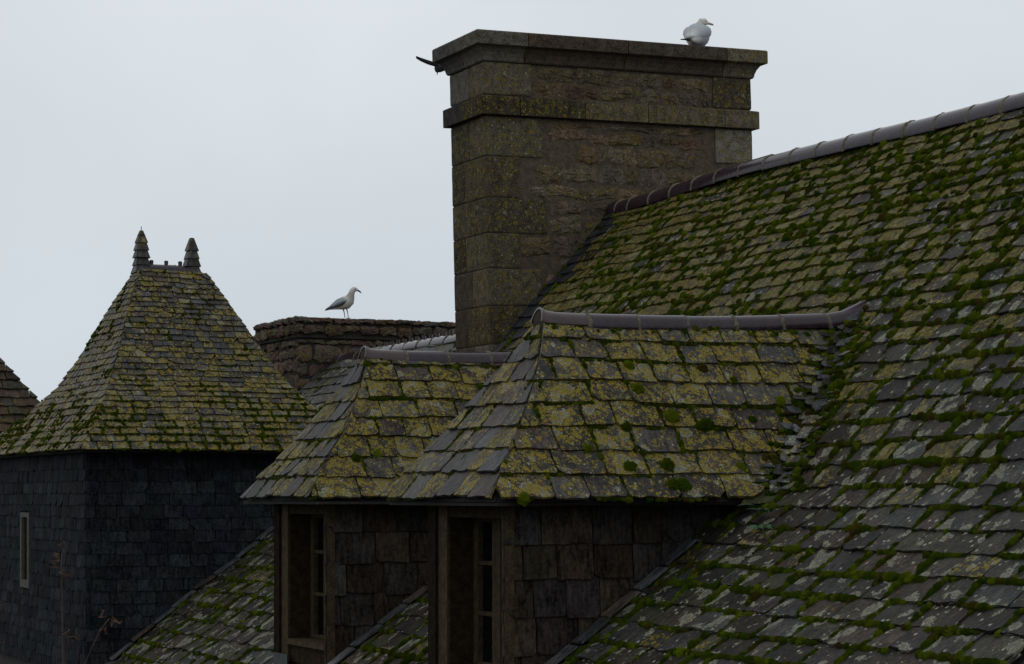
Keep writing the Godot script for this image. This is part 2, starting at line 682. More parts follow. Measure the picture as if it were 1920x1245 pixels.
# ---------------------------------------------------------------- ridge tiles
func arc_ring(at: Vector3, dir: Vector3, up: Vector3, r: float, spread: float, k: int, squash := 1.0) -> PackedVector3Array:
	var side := dir.cross(up).normalized()
	var u2 := side.cross(dir).normalized()
	var o := PackedVector3Array()
	for i in k + 1:
		var a := lerpf(-spread, spread, float(i) / k)
		o.append(at + side * sin(a) * r + u2 * cos(a) * r * squash)
	return o


func tile_mesh(path: Array, radii: Array, m: Material, spread := 1.75, th := 0.016) -> ArrayMesh:
	var mb := MB.new()
	var k := 14
	var outer := []
	var inner := []
	for i in path.size():
		var d: Vector3 = (path[mini(i + 1, path.size() - 1)] - path[maxi(i - 1, 0)]).normalized()
		outer.append(arc_ring(path[i], d, Vector3.UP, radii[i], spread, k))
		inner.append(arc_ring(path[i], d, Vector3.UP, radii[i] - th, spread, k))
	for i in path.size() - 1:
		for j in k:
			for which in 2:
				var R: Array = outer if which == 0 else inner
				var sg := 1.0 if which == 0 else -1.0
				var ns := []
				for q in [[i, j], [i, j + 1], [i + 1, j + 1], [i + 1, j]]:
					ns.append(((R[q[0]][q[1]] - path[q[0]]).normalized() * sg))
				mb.tri3(R[i][j], R[i][j + 1], R[i + 1][j + 1], ns[0], ns[1], ns[2])
				mb.tri3(R[i][j], R[i + 1][j + 1], R[i + 1][j], ns[0], ns[2], ns[3])
	for e in [0, path.size() - 1]:
		var d: Vector3 = path[0] - path[1] if e == 0 else path[-1] - path[-2]
		for j in k:
			mb.quad(outer[e][j], outer[e][j + 1], inner[e][j + 1], inner[e][j], d)
	for i in path.size() - 1:
		for j in [0, k]:
			mb.quad(outer[i][j], outer[i + 1][j], inner[i + 1][j], inner[i][j], outer[i][j] - path[i])
	return mb.mesh(m)


func joint_mesh(at: Vector3, dir: Vector3, r: float, wide: float, m: Material, spread := 1.78) -> ArrayMesh:
	var mb := MB.new()
	var k := 18
	var rings := []
	for i in 4:
		var rr := r + (0.007 if i == 1 or i == 2 else -0.006)
		var ring := arc_ring(at + dir * wide * (i / 3.0 - 0.5), dir, Vector3.UP, rr, spread, k)
		for j in k + 1:
			ring[j] += (ring[j] - at).normalized() * rng.randf_range(-0.004, 0.005) + dir * rng.randf_range(-0.006, 0.006)
		rings.append(ring)
	for i in 3:
		for j in k:
			mb.quad(rings[i][j], rings[i][j + 1], rings[i + 1][j + 1], rings[i + 1][j], rings[i][j] - at)
	return mb.mesh(m)


func ridge_run(parent: Node, pts: Array, r: float, mats: Array, wide := 0.035) -> void:
	for i in pts.size() - 1:
		var a: Vector3 = pts[i]
		var b: Vector3 = pts[i + 1]
		var d := (b - a).normalized()
		var lift := Vector3(rng.randf_range(-0.004, 0.004), rng.randf_range(-0.005, 0.005), rng.randf_range(-0.004, 0.004))
		part("ridge_tile", tile_mesh([a + d * 0.004 + lift, (a + b) / 2.0 + lift, b - d * 0.004 + lift], [r, r * 1.0, r * 1.02], mats[i % mats.size()]), parent)
		if i > 0:
			part("mortar_joint", joint_mesh(a, d, r, wide, M.joint), parent)


# ---------------------------------------------------------------- masonry
func stone_block(mb: MB, o: Vector3, ex: Vector3, ey: Vector3, en: Vector3, w: float, h: float, depth: float, bulge: float, jit: float, cut := 0.012) -> void:
	# a stone whose outer face lies at o + [0,w]ex + [0,h]ey, standing bulge proud in the middle
	var ring := PackedVector2Array()
	var per := 4 if w > 0.3 else 3
	for side in 4:
		var a := Vector2([0.0, w, w, 0.0][side], [0.0, 0.0, h, h][side])
		var b := Vector2([w, w, 0.0, 0.0][side], [0.0, h, h, 0.0][side])
		var d := (b - a).normalized()
		ring.append(a + d * minf(cut, w * 0.2))
		for i in range(1, per):
			ring.append(a.lerp(b, float(i) / per))
		ring.append(b - d * minf(cut, h * 0.2))
	for i in ring.size():
		ring[i] += Vector2(rng.randf_range(-jit, jit), rng.randf_range(-jit, jit))
	var c := Vector2(w, h) / 2.0
	var put := func(p: Vector2, z: float) -> Vector3: return o + ex * p.x + ey * p.y + en * z
	var k := ring.size()
	var inset := []
	for i in k:
		var q: Vector2 = ring[i].lerp(c, clampf(0.02 / maxf(0.05, ring[i].distance_to(c)), 0.05, 0.3))
		inset.append(put.call(q, bulge * rng.randf_range(0.5, 1.0) + rng.randf_range(-jit, jit) * 0.3))
	var inner := []
	for i in k:
		inner.append(put.call(ring[i].lerp(c, 0.5), bulge * rng.randf_range(0.8, 1.3) + rng.randf_range(-jit, jit) * 0.5))
	var mid: Vector3 = put.call(c, bulge * 1.1)
	for i in k:
		var j := (i + 1) % k
		var e0: Vector3 = put.call(ring[i], 0.0)
		var e1: Vector3 = put.call(ring[j], 0.0)
		var b0: Vector3 = put.call(ring[i], -depth)
		var b1: Vector3 = put.call(ring[j], -depth)
		var side: Vector3 = (e0 + e1) / 2.0 - put.call(c, 0.0)
		mb.quad(b0, b1, e1, e0, side)
		mb.quad(e0, e1, inset[j], inset[i], side + en * 0.1)
		mb.quad(inset[i], inset[j], inner[j], inner[i], en)
		mb.quad(inner[i], inner[j], mid, mid, en)


# stones laid in rough courses over a rectangle; skip(x, y, w, h) leaves room for dressed stones
func rubble_face(parent: Node, called: String, o: Vector3, ex: Vector3, ey: Vector3, en: Vector3, W: float, H: float, skip: Callable, kinds: Array, mats: Array, hmin := 0.08, hmax := 0.17, wmin := 0.12, wmax := 0.38, bulge := 0.022) -> void:
	var y := 0.0
	while y < H - 0.03:
		var h := minf(rng.randf_range(hmin, hmax), H - y)
		if H - y - h < 0.05:
			h = H - y
		var x := -rng.randf() * 0.1
		while x < W:
			var w := rng.randf_range(wmin, wmax)
			var x0 := maxf(x, 0.0)
			var x1 := minf(x + w, W)
			x += w
			if x1 - x0 < 0.06 or skip.call(x0, y, x1 - x0, h):
				continue
			var hh := h * rng.randf_range(0.72, 1.0)
			var mb := MB.new()
			mb.col = tone(kinds, 0.3)
			var tip := rng.randf_range(-0.12, 0.12)
			var ex2 := (ex * cos(tip) + ey * sin(tip)).normalized()
			var ey2 := (ey * cos(tip) - ex * sin(tip)).normalized()
			stone_block(mb, o + ex * (x0 + 0.008) + ey * (y + 0.008 + (h - hh) * rng.randf()) - ey * sin(tip) * (x1 - x0) * 0.5, ex2, ey2, en, x1 - x0 - 0.016, hh - 0.012, 0.06, bulge * rng.randf_range(0.3, 1.5), 0.022, 0.05)
			part(called, mb.mesh(mats[rng.randi() % mats.size()]), parent)
		y += h


# a moulded stone: a run of plan corners with outward mitres, and a profile of [outset, height]
func moulded(corners: Array, profile: Array, col: Color, m: Material) -> ArrayMesh:
	var mb := MB.new()
	mb.col = col
	var rows := []
	for c in corners:
		var row := []
		for p in profile:
			row.append(G(Vector3(c[0].x + c[1].x * p[0], p[1], c[0].y + c[1].y * p[0])))
		rows.append(row)
	for i in rows.size() - 1:
		var out2: Vector2 = corners[i][1] + corners[i + 1][1]
		var out := Vector3(out2.x, 0.0, -out2.y)
		for j in profile.size() - 1:
			var fall := Vector3(0, profile[j][0] - profile[j + 1][0], 0) * 3.0
			mb.quad(rows[i][j], rows[i + 1][j], rows[i + 1][j + 1], rows[i][j + 1], out + fall * -1.0 if profile[j][1] < profile[j + 1][1] - 0.001 else Vector3(0, signf(profile[j][0] - profile[j + 1][0]), 0))
	for e in [0, rows.size() - 1]:
		var d: Vector3 = rows[0][0] - rows[1][0] if e == 0 else rows[-1][0] - rows[-2][0]
		var c := Vector3.ZERO
		for p in rows[e]:
			c += p
		c /= rows[e].size()
		for j in rows[e].size():
			mb.quad(rows[e][j], rows[e][(j + 1) % rows[e].size()], c, c, d)
	return mb.mesh(m)


func line_mesh(path: Array, radii: Array, m: Material, k := 6) -> ArrayMesh:
	var mb := MB.new()
	var rings := []
	for i in path.size():
		var d: Vector3 = (path[mini(i + 1, path.size() - 1)] - path[maxi(i - 1, 0)]).normalized()
		var side := d.cross(Vector3.UP if absf(d.y) < 0.9 else Vector3.RIGHT).normalized()
		var up := side.cross(d)
		var ring := []
		for j in k:
			var a := TAU * j / k
			ring.append(path[i] + (side * cos(a) + up * sin(a)) * radii[i])
		rings.append(ring)
	for i in path.size() - 1:
		for j in k:
			var j2 := (j + 1) % k
			var q := [[i, j], [i, j2], [i + 1, j2], [i + 1, j]]
			var ns := []
			for x in q:
				ns.append((rings[x[0]][x[1]] - path[x[0]]).normalized())
			mb.tri3(rings[q[0][0]][q[0][1]], rings[q[1][0]][q[1][1]], rings[q[2][0]][q[2][1]], ns[0], ns[1], ns[2])
			mb.tri3(rings[q[0][0]][q[0][1]], rings[q[2][0]][q[2][1]], rings[q[3][0]][q[3][1]], ns[0], ns[2], ns[3])
	for e in [0, path.size() - 1]:
		var d: Vector3 = path[0] - path[1] if e == 0 else path[-1] - path[-2]
		for j in k:
			mb.tri(rings[e][j], rings[e][(j + 1) % k], path[e], d.normalized())
	return mb.mesh(m)


# =============================================================== scene
func _ready() -> void:
	rng.seed = 4711
	set_view()
	patch_noise.seed = 5
	patch_noise.frequency = 0.32
	patch_noise.fractal_octaves = 3
	sag_noise.seed = 9
	sag_noise.frequency = 0.006
	sag_noise.fractal_octaves = 2
	make_materials()
	make_moss_meshes()
	build_ground()
	build_tower()
	build_rear_house()
	build_stone_house()
	build_house()
	build_birds()
	build_plants()


func set_view() -> void:
	var cam := Camera3D.new()
	cam.name = "camera"
	cam.position = Vector3(0, EYE, 0)
	cam.rotation.y = -TURN
	cam.near = 0.1
	cam.far = 500.0
	cam.set_frustum(2.0 * 0.1 * 622.5 / 4060.0, Vector2(0, 0.1 * 307.5 / 4060.0), 0.1, 500.0)
	add_child(cam)
	cam.current = true
	var sky := ProceduralSkyMaterial.new()
	sky.sky_top_color = Color(0.725, 0.765, 0.80).linear_to_srgb()
	sky.sky_horizon_color = Color(0.535, 0.605, 0.665).linear_to_srgb()
	sky.sky_curve = 0.13
	sky.ground_bottom_color = Color(0.06, 0.058, 0.055).linear_to_srgb()
	sky.ground_horizon_color = Color(0.10, 0.10, 0.10).linear_to_srgb()
	sky.sun_angle_max = 1.0
	var veil := FastNoiseLite.new()
	veil.seed = 77
	veil.frequency = 0.012
	veil.fractal_octaves = 5
	var cover := veil.get_seamless_image(1024, 512)
	cover.convert(Image.FORMAT_RGBA8)
	for y in 512:
		for x in 1024:
			var q := cover.get_pixel(x, y).r
			cover.set_pixel(x, y, Color(1, 1, 1, 0.075 * smoothstep(0.15, 0.85, q)))
	sky.sky_cover = ImageTexture.create_from_image(cover)
	var env := Environment.new()
	env.background_mode = Environment.BG_SKY
	env.sky = Sky.new()
	env.sky.sky_material = sky
	env.tonemap_mode = Environment.TONE_MAPPER_LINEAR
	env.tonemap_exposure = 1.0
	env.sdfgi_enabled = true
	env.ssao_enabled = true
	env.ssil_enabled = true
	var we := WorldEnvironment.new()
	we.name = "environment"
	we.environment = env
	add_child(we)
	var sun := DirectionalLight3D.new()
	sun.name = "sun"
	sun.light_energy = 0.15
	sun.light_angular_distance = 30.0
	sun.light_color = Color(1.0, 0.98, 0.95)
	sun.shadow_enabled = true
	add_child(sun)
	sun.look_at_from_position(Vector3.ZERO, Vector3(0.45, -1.0, 0.25))


func build_ground() -> void:
	var mb := MB.new()
	mb.quad(Vector3(-220, 0, 60), Vector3(260, 0, 60), Vector3(260, 0, -400), Vector3(-220, 0, -400), Vector3.UP)
	var o := part("ground", mb.mesh(M.ground), self)
	o.set_meta("kind", "structure")
	o.set_meta("label", "dark cobbled yard far below the roofs")


# ---------------------------------------------------------------- profile of the main roof, eave to ridge
const ROOF_A := [Vector2(5.6, -2.76), Vector2(6.9, -1.70), Vector2(7.5, -1.22), Vector2(8.1, -0.78), Vector2(9.14, 0.06), Vector2(9.5, 0.45), Vector2(12.17, 3.42)]


func roof_u(y: float) -> float:
	for i in ROOF_A.size() - 1:
		if y <= ROOF_A[i + 1].y or i == ROOF_A.size() - 2:
			return lerpf(ROOF_A[i].x, ROOF_A[i + 1].x, (y - ROOF_A[i].y) / (ROOF_A[i + 1].y - ROOF_A[i].y))
	return 0.0


func roof_y(u: float) -> float:
	for i in ROOF_A.size() - 1:
		if u <= ROOF_A[i + 1].x or i == ROOF_A.size() - 2:
			return lerpf(ROOF_A[i].y, ROOF_A[i + 1].y, (u - ROOF_A[i].x) / (ROOF_A[i + 1].x - ROOF_A[i].x))
	return 0.0


const DORMER_LEVELS := [[-0.03, 6.76, 1.10], [0.2, 6.92, 0.90], [0.4, 7.08, 0.76], [0.6, 7.23, 0.64], [0.87, 7.40, 0.45], [1.05, 7.51, 0.31], [1.36, 7.66, 0.06]]
const DORMERS := [15.6, 19.4]


func dormer_levels(which: int) -> Array:
	var r := []
	for l in DORMER_LEVELS:
		r.append(l if which == 0 else [l[0] * 0.95, l[1], l[2] * 0.89])
	return r


const WALL_U := 6.98
const SKEW := 0.11


func build_house() -> void:
	var house := thing("slate_house", "long mossy slate roofed house with two hipped dormers and a tall granite chimney", "house", V(12.17, -EYE, 16.0))
	# walls below the eaves
	var wm := MB.new()
	wm.col = Color(0.16, 0.14, 0.12)
	wm.box(V(6.0, -EYE, 9.98) - Vector3(0, 0, 14.5), V(18.3, -2.72, 9.98))
	part("wall", wm.mesh(M.rubble), house)
	var gm := MB.new()
	gm.col = Color(0.16, 0.14, 0.12)
	for v in [10.02, 22.6]:
		for i in ROOF_A.size() - 1:
			var a: Vector2 = ROOF_A[i]
			var b: Vector2 = ROOF_A[i + 1]
			gm.quad(V(a.x, -2.8, v), V(b.x, -2.8, v), V(b.x, b.y - 0.06, v), V(a.x, a.y - 0.06, v), Vector3(0, 0, 1 if v < 15 else -1))
			gm.quad(V(24.34 - a.x, -2.8, v), V(24.34 - b.x, -2.8, v), V(24.34 - b.x, b.y - 0.06, v), V(24.34 - a.x, a.y - 0.06, v), Vector3(0, 0, 1 if v < 15 else -1))
	part("gable_wall", gm.mesh(M.rubble), house)
	# main slope
	var prof := []
	for p in ROOF_A:
		prof.append(Vector3(p.x, p.y, 0))
	var F := Face.new(Vector3(0, 0, 1), prof, Vector3(-0.74, 0.67, 0))
	F.sag = sag_noise
	F.sag_amp = 0.03
	var s_top := F.S[-1]
	var s_mid := F.s_at_y(0.4)
	F.lim = PackedVector2Array([Vector2(9.9, 0), Vector2(24.55, 0), Vector2(24.55, s_mid), Vector2(22.72, s_mid + 0.01), Vector2(22.72, s_top), Vector2(9.9, s_top)])
	for which in 2:
		var vc: float = DORMERS[which]
		var hole := PackedVector2Array()
		var lv := dormer_levels(which)
		var s_front := F.s_at_y(roof_y(WALL_U - 0.05))
		hole.append(Vector2(vc - 0.86, s_front))
		hole.append(Vector2(vc - 0.86, F.s_at_y(-0.05)))
		for l in lv:
			hole.append(Vector2(vc - l[2] - 0.12 - SKEW * (roof_u(l[0]) - 7.0), F.s_at_y(l[0])))
		hole.append(Vector2(vc - SKEW * 3.7, F.s_at_y(1.70)))
		for i in range(lv.size() - 1, -1, -1):
			hole.append(Vector2(vc + lv[i][2] - SKEW * (roof_u(lv[i][0]) - 7.0), F.s_at_y(lv[i][0])))
		hole.append(Vector2(vc + 0.7, s_front))
		F.holes.append(hole)
	var roof_mb := MB.new()
	boarding(F, 0.0, s_top, func(_s): return 9.92, func(s): return 24.55 if s < s_mid else 22.7, 24, roof_mb)
	var back := Face.new(Vector3(0, 0, 1), [Vector3(18.74, -2.76, 0), Vector3(14.84, 0.45, 0), Vector3(12.17, 3.42, 0)], Vector3(0.74, 0.67, 0))
	boarding(back, 0.0, back.S[-1], func(_s): return 9.92, func(_s): return 22.7, 4, roof_mb, 0.0)
	roof_mb.box(V(5.6, -2.9, 9.95), V(18.74, -2.78, 22.7))
	var roof := part("roof", roof_mb.mesh(M.board), house)
	roof.set_meta("label", "long slope of dark slates thick with green moss and pale lichen")
	var joints := []
	var course := func(s: float) -> float: return lerpf(0.236, 0.145, clampf((s - 4.6) / 4.0, 0.0, 1.0))
	var rows := lay(F, 0.02, s_top - 0.02, course, 0.25, 0.52, joints, 0.42)
	var greys := [Color(0.054, 0.050, 0.042), Color(0.047, 0.045, 0.041), Color(0.063, 0.057, 0.046), Color(0.067, 0.053, 0.041), Color(0.067, 0.068, 0.065), Color(0.042, 0.037, 0.035), Color(0.058, 0.056, 0.039)]
	place_slates(roof, "roof_slate", rows, F, 300, func(r):
		var g: Vector3 = r.at
		var v := -g.z
		var y := g.y - EYE
		var edge := v > 22.35 and y > 0.3
		if edge:
			return [M.slate_bare, Color(0.05, 0.052, 0.06) * rng.randf_range(0.8, 1.3)]
		var ochre := clampf((v - 11.0) / 6.0, 0.0, 1.0) * clampf((y + 0.2) / 1.2, 0.0, 1.0)
		var q := rng.randf()
		var m = M.slate_dull if q < ochre * 0.85 else (M.slate_pale if q < 0.92 else M.slate_some)
		var c := tone(greys)
		if ochre > 0.3 and rng.randf() < 0.6:
			c = Color(c.r * 1.05, c.g * 1.05, c.b * 0.72)
		return [m, c], 0.014, 0.075, 0.006, 0.014, 1.5)
	# moss
	var list := []
	moss_on(joints, list, func(g: Vector3, p: Vector2) -> float:
		var y := g.y - EYE
		var v := -g.z
		var d := 0.6 + 0.14 * patch_noise.get_noise_3dv(g * 1.2)
		if y > 2.6:
			d -= 0.16 * (y - 2.6)
		if v > 19.5 and y > 0.3:
			d -= 0.1 * (v - 19.5)
		if y < -0.3 and v > 20.0:
			d -= 0.08
		return d, 0.034, 0.026)
	# larger cushions on the upper slope
	for i in 5200:
		var jt: Array = joints[rng.randi() % joints.size()]
		var p: Vector2 = jt[0].lerp(jt[1], rng.randf())
		if p.y < F.s_at_y(0.5) or p.y > s_top - 0.1 or p.x > 21.7 or patch_noise.get_noise_2d(p.x * 4.0, p.y * 4.0) < -0.05:
			continue
		var inside := true
		for h in F.holes:
			inside = inside and not Geometry2D.is_point_in_polygon(p, h)
		if inside:
			moss_lump(list, F, p.x, p.y + rng.randf_range(-0.01, 0.05), rng.randf_range(0.02, 0.046), 0.034)
	# slates laid along the cheeks of the dormers and up against the tower
	for line in [[DORMERS[0] - 0.86, -0.4, -2.4, -1.0], [DORMERS[1] - 0.86, -0.55, -2.4, -1.0], [24.56, -0.1, -2.6, -1.0]]:
		var s1 := F.s_at_y(line[1])
		var s := F.s_at_y(line[2])
		while s < s1:
			var L := rng.randf_range(0.26, 0.36)
			var q := PackedVector2Array([Vector2(line[0] - rng.randf_range(0.12, 0.19), s + rng.randf_range(-0.02, 0.02)), Vector2(line[0] - 0.006, s + rng.randf_range(-0.02, 0.02)), Vector2(line[0] - 0.006, s + L), Vector2(line[0] - 0.15, s + L)])
			var mb := MB.new()
			slate_into(mb, F, rough_outline(q, s, 0.09, 0.004, 0.007), s, L * 5.0, 0.018, 0.062, tone([Color(0.17, 0.18, 0.195), Color(0.12, 0.123, 0.13), Color(0.13, 0.10, 0.08)], 0.4))
			part("edge_slate", mb.mesh(M.slate_bare), roof)
			if rng.randf() < 0.5:
				for k in 3:
					moss_lump(list, F, line[0] - 0.18 - rng.randf() * 0.02, s + rng.randf() * L, rng.randf_range(0.02, 0.036), 0.02)
			s += L + rng.randf_range(0.004, 0.02)
	# ridge
	var pts := []
	var n := 27
	for i in n + 1:
		var v := 22.66 - i * 0.49
		if v < 9.8:
			break
		var dip := 0.03 * exp(-pow((22.0 - v) / 1.2, 2.0)) + 0.02 * sin(v * 0.9)
		pts.append(V(12.17, 3.40 - dip, v))
	pts[0].z = -22.72
	pts.insert(1, pts[0].lerp(pts[1], 0.42))
	ridge_run(roof, pts, 0.14, [M.ceramic], 0.045)
	# dormers
	for k in 2:
		build_dormer(house, DORMERS[k], k, F, list)
	moss_object(roof, list)
	build_chimney(house)


func plate(parent: Node, called: String, c: Vector3, across: Vector3, along: Vector3, w: float, L: float, m: Material, col: Color, rise := 0.02) -> void:
	# one loose slate; c, across, along in plan coordinates, along points up the slope
	var F := Face.new(across.normalized(), [c - along.normalized() * L / 2.0, c + along.normalized() * L / 2.0], Vector3.UP)
	var q := PackedVector2Array([Vector2(-w / 2, 0), Vector2(w / 2, 0), Vector2(w / 2 * rng.randf_range(0.8, 1.05), L), Vector2(-w / 2 * rng.randf_range(0.8, 1.05), L)])
	var mb := MB.new()
	slate_into(mb, F, rough_outline(q, 0.0, 0.07, 0.006, 0.01), 0.0, L, 0.014, rise + 0.02, col, 1.6)
	part(called, mb.mesh(m), parent)


func build_dormer(house: Node3D, vc: float, which: int, A: Face, roof_moss: Array) -> void:
	var lv := dormer_levels(which)
	var far := which == 1
	# faces: the near side, the front, and the far side (boards only, turned away)
	var pn := []
	var pf := []
	var pb := []
	for l in lv:
		pn.append(Vector3(0, l[0], vc - l[2] + SKEW * 7.0))
		pf.append(Vector3(l[1], l[0], 0))
		pb.append(Vector3(0, l[0], vc + l[2] + SKEW * 7.0))
	var N := Face.new(Vector3(1, 0, -SKEW), pn, Vector3(0, 0.65, 0.76))
	var R := Face.new(Vector3(0, 0, 1), pf, Vector3(-0.87, 0.5, 0))
	var B := Face.new(Vector3(1, 0, -SKEW), pb, Vector3(0, 0.65, -0.76))
	for f in [N, R]:
		f.sag = sag_noise
		f.sag_amp = 0.022
	var hip := func(F: Face, s: float) -> float:
		var y: float = F.prof[0].y + 0.0
		var i := F.seg(s)
		y = lerpf(F.prof[i].y, F.prof[i + 1].y, (s - F.S[i]) / (F.S[i + 1] - F.S[i]))
		for j in lv.size() - 1:
			if y <= lv[j + 1][0] or j == lv.size() - 2:
				var t: float = (y - lv[j][0]) / (lv[j + 1][0] - lv[j][0])
				return Vector2(lerpf(lv[j][1], lv[j + 1][1], t), lerpf(lv[j][2], lv[j + 1][2], t)).x if F != R else lerpf(lv[j][2], lv[j + 1][2], t)
		return 0.0
	var valley := func(s: float) -> float:
		var i := N.seg(s)
		var y := lerpf(N.prof[i].y, N.prof[i + 1].y, (s - N.S[i]) / (N.S[i + 1] - N.S[i]))
		return roof_u(y)
	var ln := PackedVector2Array()
	var lf := PackedVector2Array()
	for i in lv.size():
		ln.append(Vector2(lv[i][1] - 0.028, N.S[i]))
		lf.append(Vector2(vc - lv[i][2] - 0.028, R.S[i]))
	for i in range(lv.size() - 1, -1, -1):
		ln.append(Vector2(roof_u(lv[i][0]) - (0.15 if i < lv.size() - 1 else 0.1), N.S[i]))
		lf.append(Vector2(vc + lv[i][2] + 0.012, R.S[i]))
	ln[0].y -= 0.05
	ln[-1].y -= 0.05
	lf[0].y -= 0.05
	lf[-1].y -= 0.05
	N.lim = ln
	R.lim = lf
	var mb := MB.new()
	boarding(N, 0.0, N.S[-1], func(s): return hip.call(N, s) + 0.03, func(s): return valley.call(s) + 0.05, 8, mb, 0.025)
	boarding(R, 0.0, R.S[-1], func(s): return vc - hip.call(R, s) + 0.03, func(s): return vc + hip.call(R, s) - 0.03, 8, mb, 0.025)
	boarding(B, 0.0, B.S[-1], func(s): return hip.call(B, s), func(s): return valley.call(s) + 0.05, 8, mb, -0.02)
	# soffit
	mb.box(V(6.80, -0.075, vc - 1.06), V(9.2, -0.05, vc + 1.06))
	var dormer := part("dormer", mb.mesh(M.board), house)
	dormer.set_meta("label", "rear dormer, its hip roof crossed by the nearer dormer" if far else "near dormer with a long curved ridge and round moss cushions")
	var joints := []
	var rn := lay(N, -0.01, N.S[-1] - 0.04, 0.235, 0.26, 0.44, joints, 0.12)
	var jf := []
	var rf := lay(R, -0.01, R.S[-1] - 0.04, 0.235, 0.20, 0.36, jf, 0.12)
	var greys := [Color(0.082, 0.077, 0.070), Color(0.070, 0.065, 0.061), Color(0.092, 0.086, 0.075), Color(0.067, 0.056, 0.054), Color(0.084, 0.068, 0.055), Color(0.078, 0.080, 0.082)]
	place_slates(dormer, "dormer_slate", rn, N, 150, func(_r): return [M.slate_ochre if rng.randf() < 0.72 else M.slate_some, tone(greys)], 0.016, 0.08, 0.005, 0.011)
	place_slates(dormer, "dormer_slate", rf, R, 110, func(_r): return [[M.slate_some, M.slate_ochre, M.slate_dull, M.slate_bare][mini(int(rng.randf() * 4.4), 3)], tone(greys)], 0.016, 0.08, 0.005, 0.011)
	# valley of small slates between this roof and the main one
	var list := []
	var na := Vector3(-0.74, 0.67, 0)
	for k in 13:
		var t := (k + 0.5) / 13.0
		var y := lerpf(0.02, 1.46, t)
		var s := N.s_at_y(y)
		var i := N.seg(s)
		var vv := lerpf(N.prof[i].z, N.prof[i + 1].z, (s - N.S[i]) / (N.S[i + 1] - N.S[i]))
		var base := Vector3(roof_u(y), y, vv - SKEW * roof_u(y))
		var up_valley := Vector3(roof_u(y + 0.1) - roof_u(y), 0.1, 0.08)
		for c in 4:
			var across: Vector3 = [Vector3(1.0, 0.0, -0.11), Vector3(0.67, 0.0, -0.4), Vector3(0.33, 0.0, -0.7), Vector3(0.0, 0.0, -1.0)][c]
			var along: Vector3 = [Vector3(0.05, 0.75, 0.66), Vector3(0.26, 0.75, 0.44), Vector3(0.46, 0.745, 0.22), Vector3(0.67, 0.74, 0.0)][c]
			var shift: Vector3 = [Vector3(-0.175, 0.01, 0.01), Vector3(-0.075, 0.03, -0.03), Vector3(-0.02, 0.03, -0.115), Vector3(-0.01, 0.015, -0.225)][c]
			shift += along.normalized() * (rng.randf_range(-0.02, 0.02) + (0.04 if c % 2 == 0 else -0.04))
			if rng.randf() < 0.88:
				var turn := rng.randf_range(-0.07, 0.07)
				plate(dormer, "valley_slate", base + shift, across + along * turn, along - across * turn, rng.randf_range(0.09, 0.135), rng.randf_range(0.12, 0.16), [M.slate_hung, M.slate_some, M.slate_pale][rng.randi() % 3], tone([Color(0.10, 0.103, 0.11), Color(0.085, 0.08, 0.075), Color(0.14, 0.147, 0.16)]), 0.022)
			for q in 9:
				var side := rng.randf() < 0.4
				var g := G(base + shift + across.normalized() * (rng.randf_range(-0.1, 0.1) if not side else 0.075) + along.normalized() * (rng.randf_range(-0.085, -0.055) if not side else rng.randf_range(-0.08, 0.08)) + Vector3(-0.014, 0.02, -0.014))
				var r := rng.randf_range(0.016, 0.032)
				roof_moss.append([Transform3D(Basis(Vector3(r, 0, 0), Vector3(0, r * 0.9, 0), Vector3(0, 0, r)).rotated(Vector3.UP, rng.randf() * TAU), g), moss_color()])
		for q in 5:
			var r := rng.randf_range(0.022, 0.04)
			var g := G(base + Vector3(rng.randf_range(-0.1, 0.12), rng.randf_range(-0.02, 0.06), rng.randf_range(-0.3, 0.0)))
			roof_moss.append([Transform3D(Basis(Vector3(r, 0, 0), Vector3(0, r * 0.7, 0), Vector3(0, 0, r)), g), moss_color()])
	var bed := MB.new()
	bed.col = Color(0.10, 0.105, 0.05)
	var rails := []
	for k in 15:
		var y := lerpf(-0.06, 1.42, k / 14.0)
		var s := N.s_at_y(y)
		var i := N.seg(s)
		var vv := lerpf(N.prof[i].z, N.prof[i + 1].z, (s - N.S[i]) / (N.S[i + 1] - N.S[i]))
		var base := Vector3(roof_u(y), y, vv - SKEW * roof_u(y))
		var row := []
		for q in [[-0.26, 0.0, 0.026], [-0.13, 0.006, 0.0], [-0.03, 0.012, -0.05], [-0.02, 0.012, -0.15], [-0.012, 0.0, -0.3]]:
			row.append(G(base + Vector3(q[0], q[1], q[2])) + Vector3(rng.randf_range(-0.008, 0.008), rng.randf_range(-0.008, 0.008), rng.randf_range(-0.008, 0.008)))
		rails.append(row)
	for k in 14:
		for c in 4:
			bed.quad(rails[k][c], rails[k][c + 1], rails[k + 1][c + 1], rails[k + 1][c], Vector3(-0.5, 0.7, 0.5))
	part("valley_bed", bed.mesh(M.rubble), dormer)
	# moss in the joints, and cushions
	moss_on(joints, list, func(g: Vector3, _p: Vector2) -> float: return 0.43 + clampf((g.x - 8.0) * 0.07, 0.0, 0.2) - (0.07 if far else 0.0), 0.026)
	moss_on(jf, list, func(_g: Vector3, _p: Vector2) -> float: return 0.26, 0.022)
	for w in range(76, 104):
		for q in 3:
			moss_lump(list, N, w / 10.0 + rng.randf() * 0.1, N.S[-1] - rng.randf_range(0.0, 0.09), rng.randf_range(0.02, 0.036), 0.02)
	for q in (7 if far else 16):
		var s := 0.235 * (rng.randi() % 6) + rng.randf_range(-0.03, 0.14)
		var i := N.seg(s)
		var w := rng.randf_range(hip.call(N, s) + 0.1, valley.call(s) - 0.3)
		var one := []
		moss_lump(one, N, w, s, rng.randf_range(0.04, 0.075), 0.03)
		var mi := part("moss_cushion", moss_tinted(one[0][1], rng.randi() % 4), dormer)
		mi.transform = Transform3D(one[0][0].basis, one[0][0].origin - offset_of(dormer))
	moss_object(dormer, list)
	# ridge: an open hood at the front, six tiles, and a tile that sweeps up the main roof
	var y0: float = lv[-1][0]
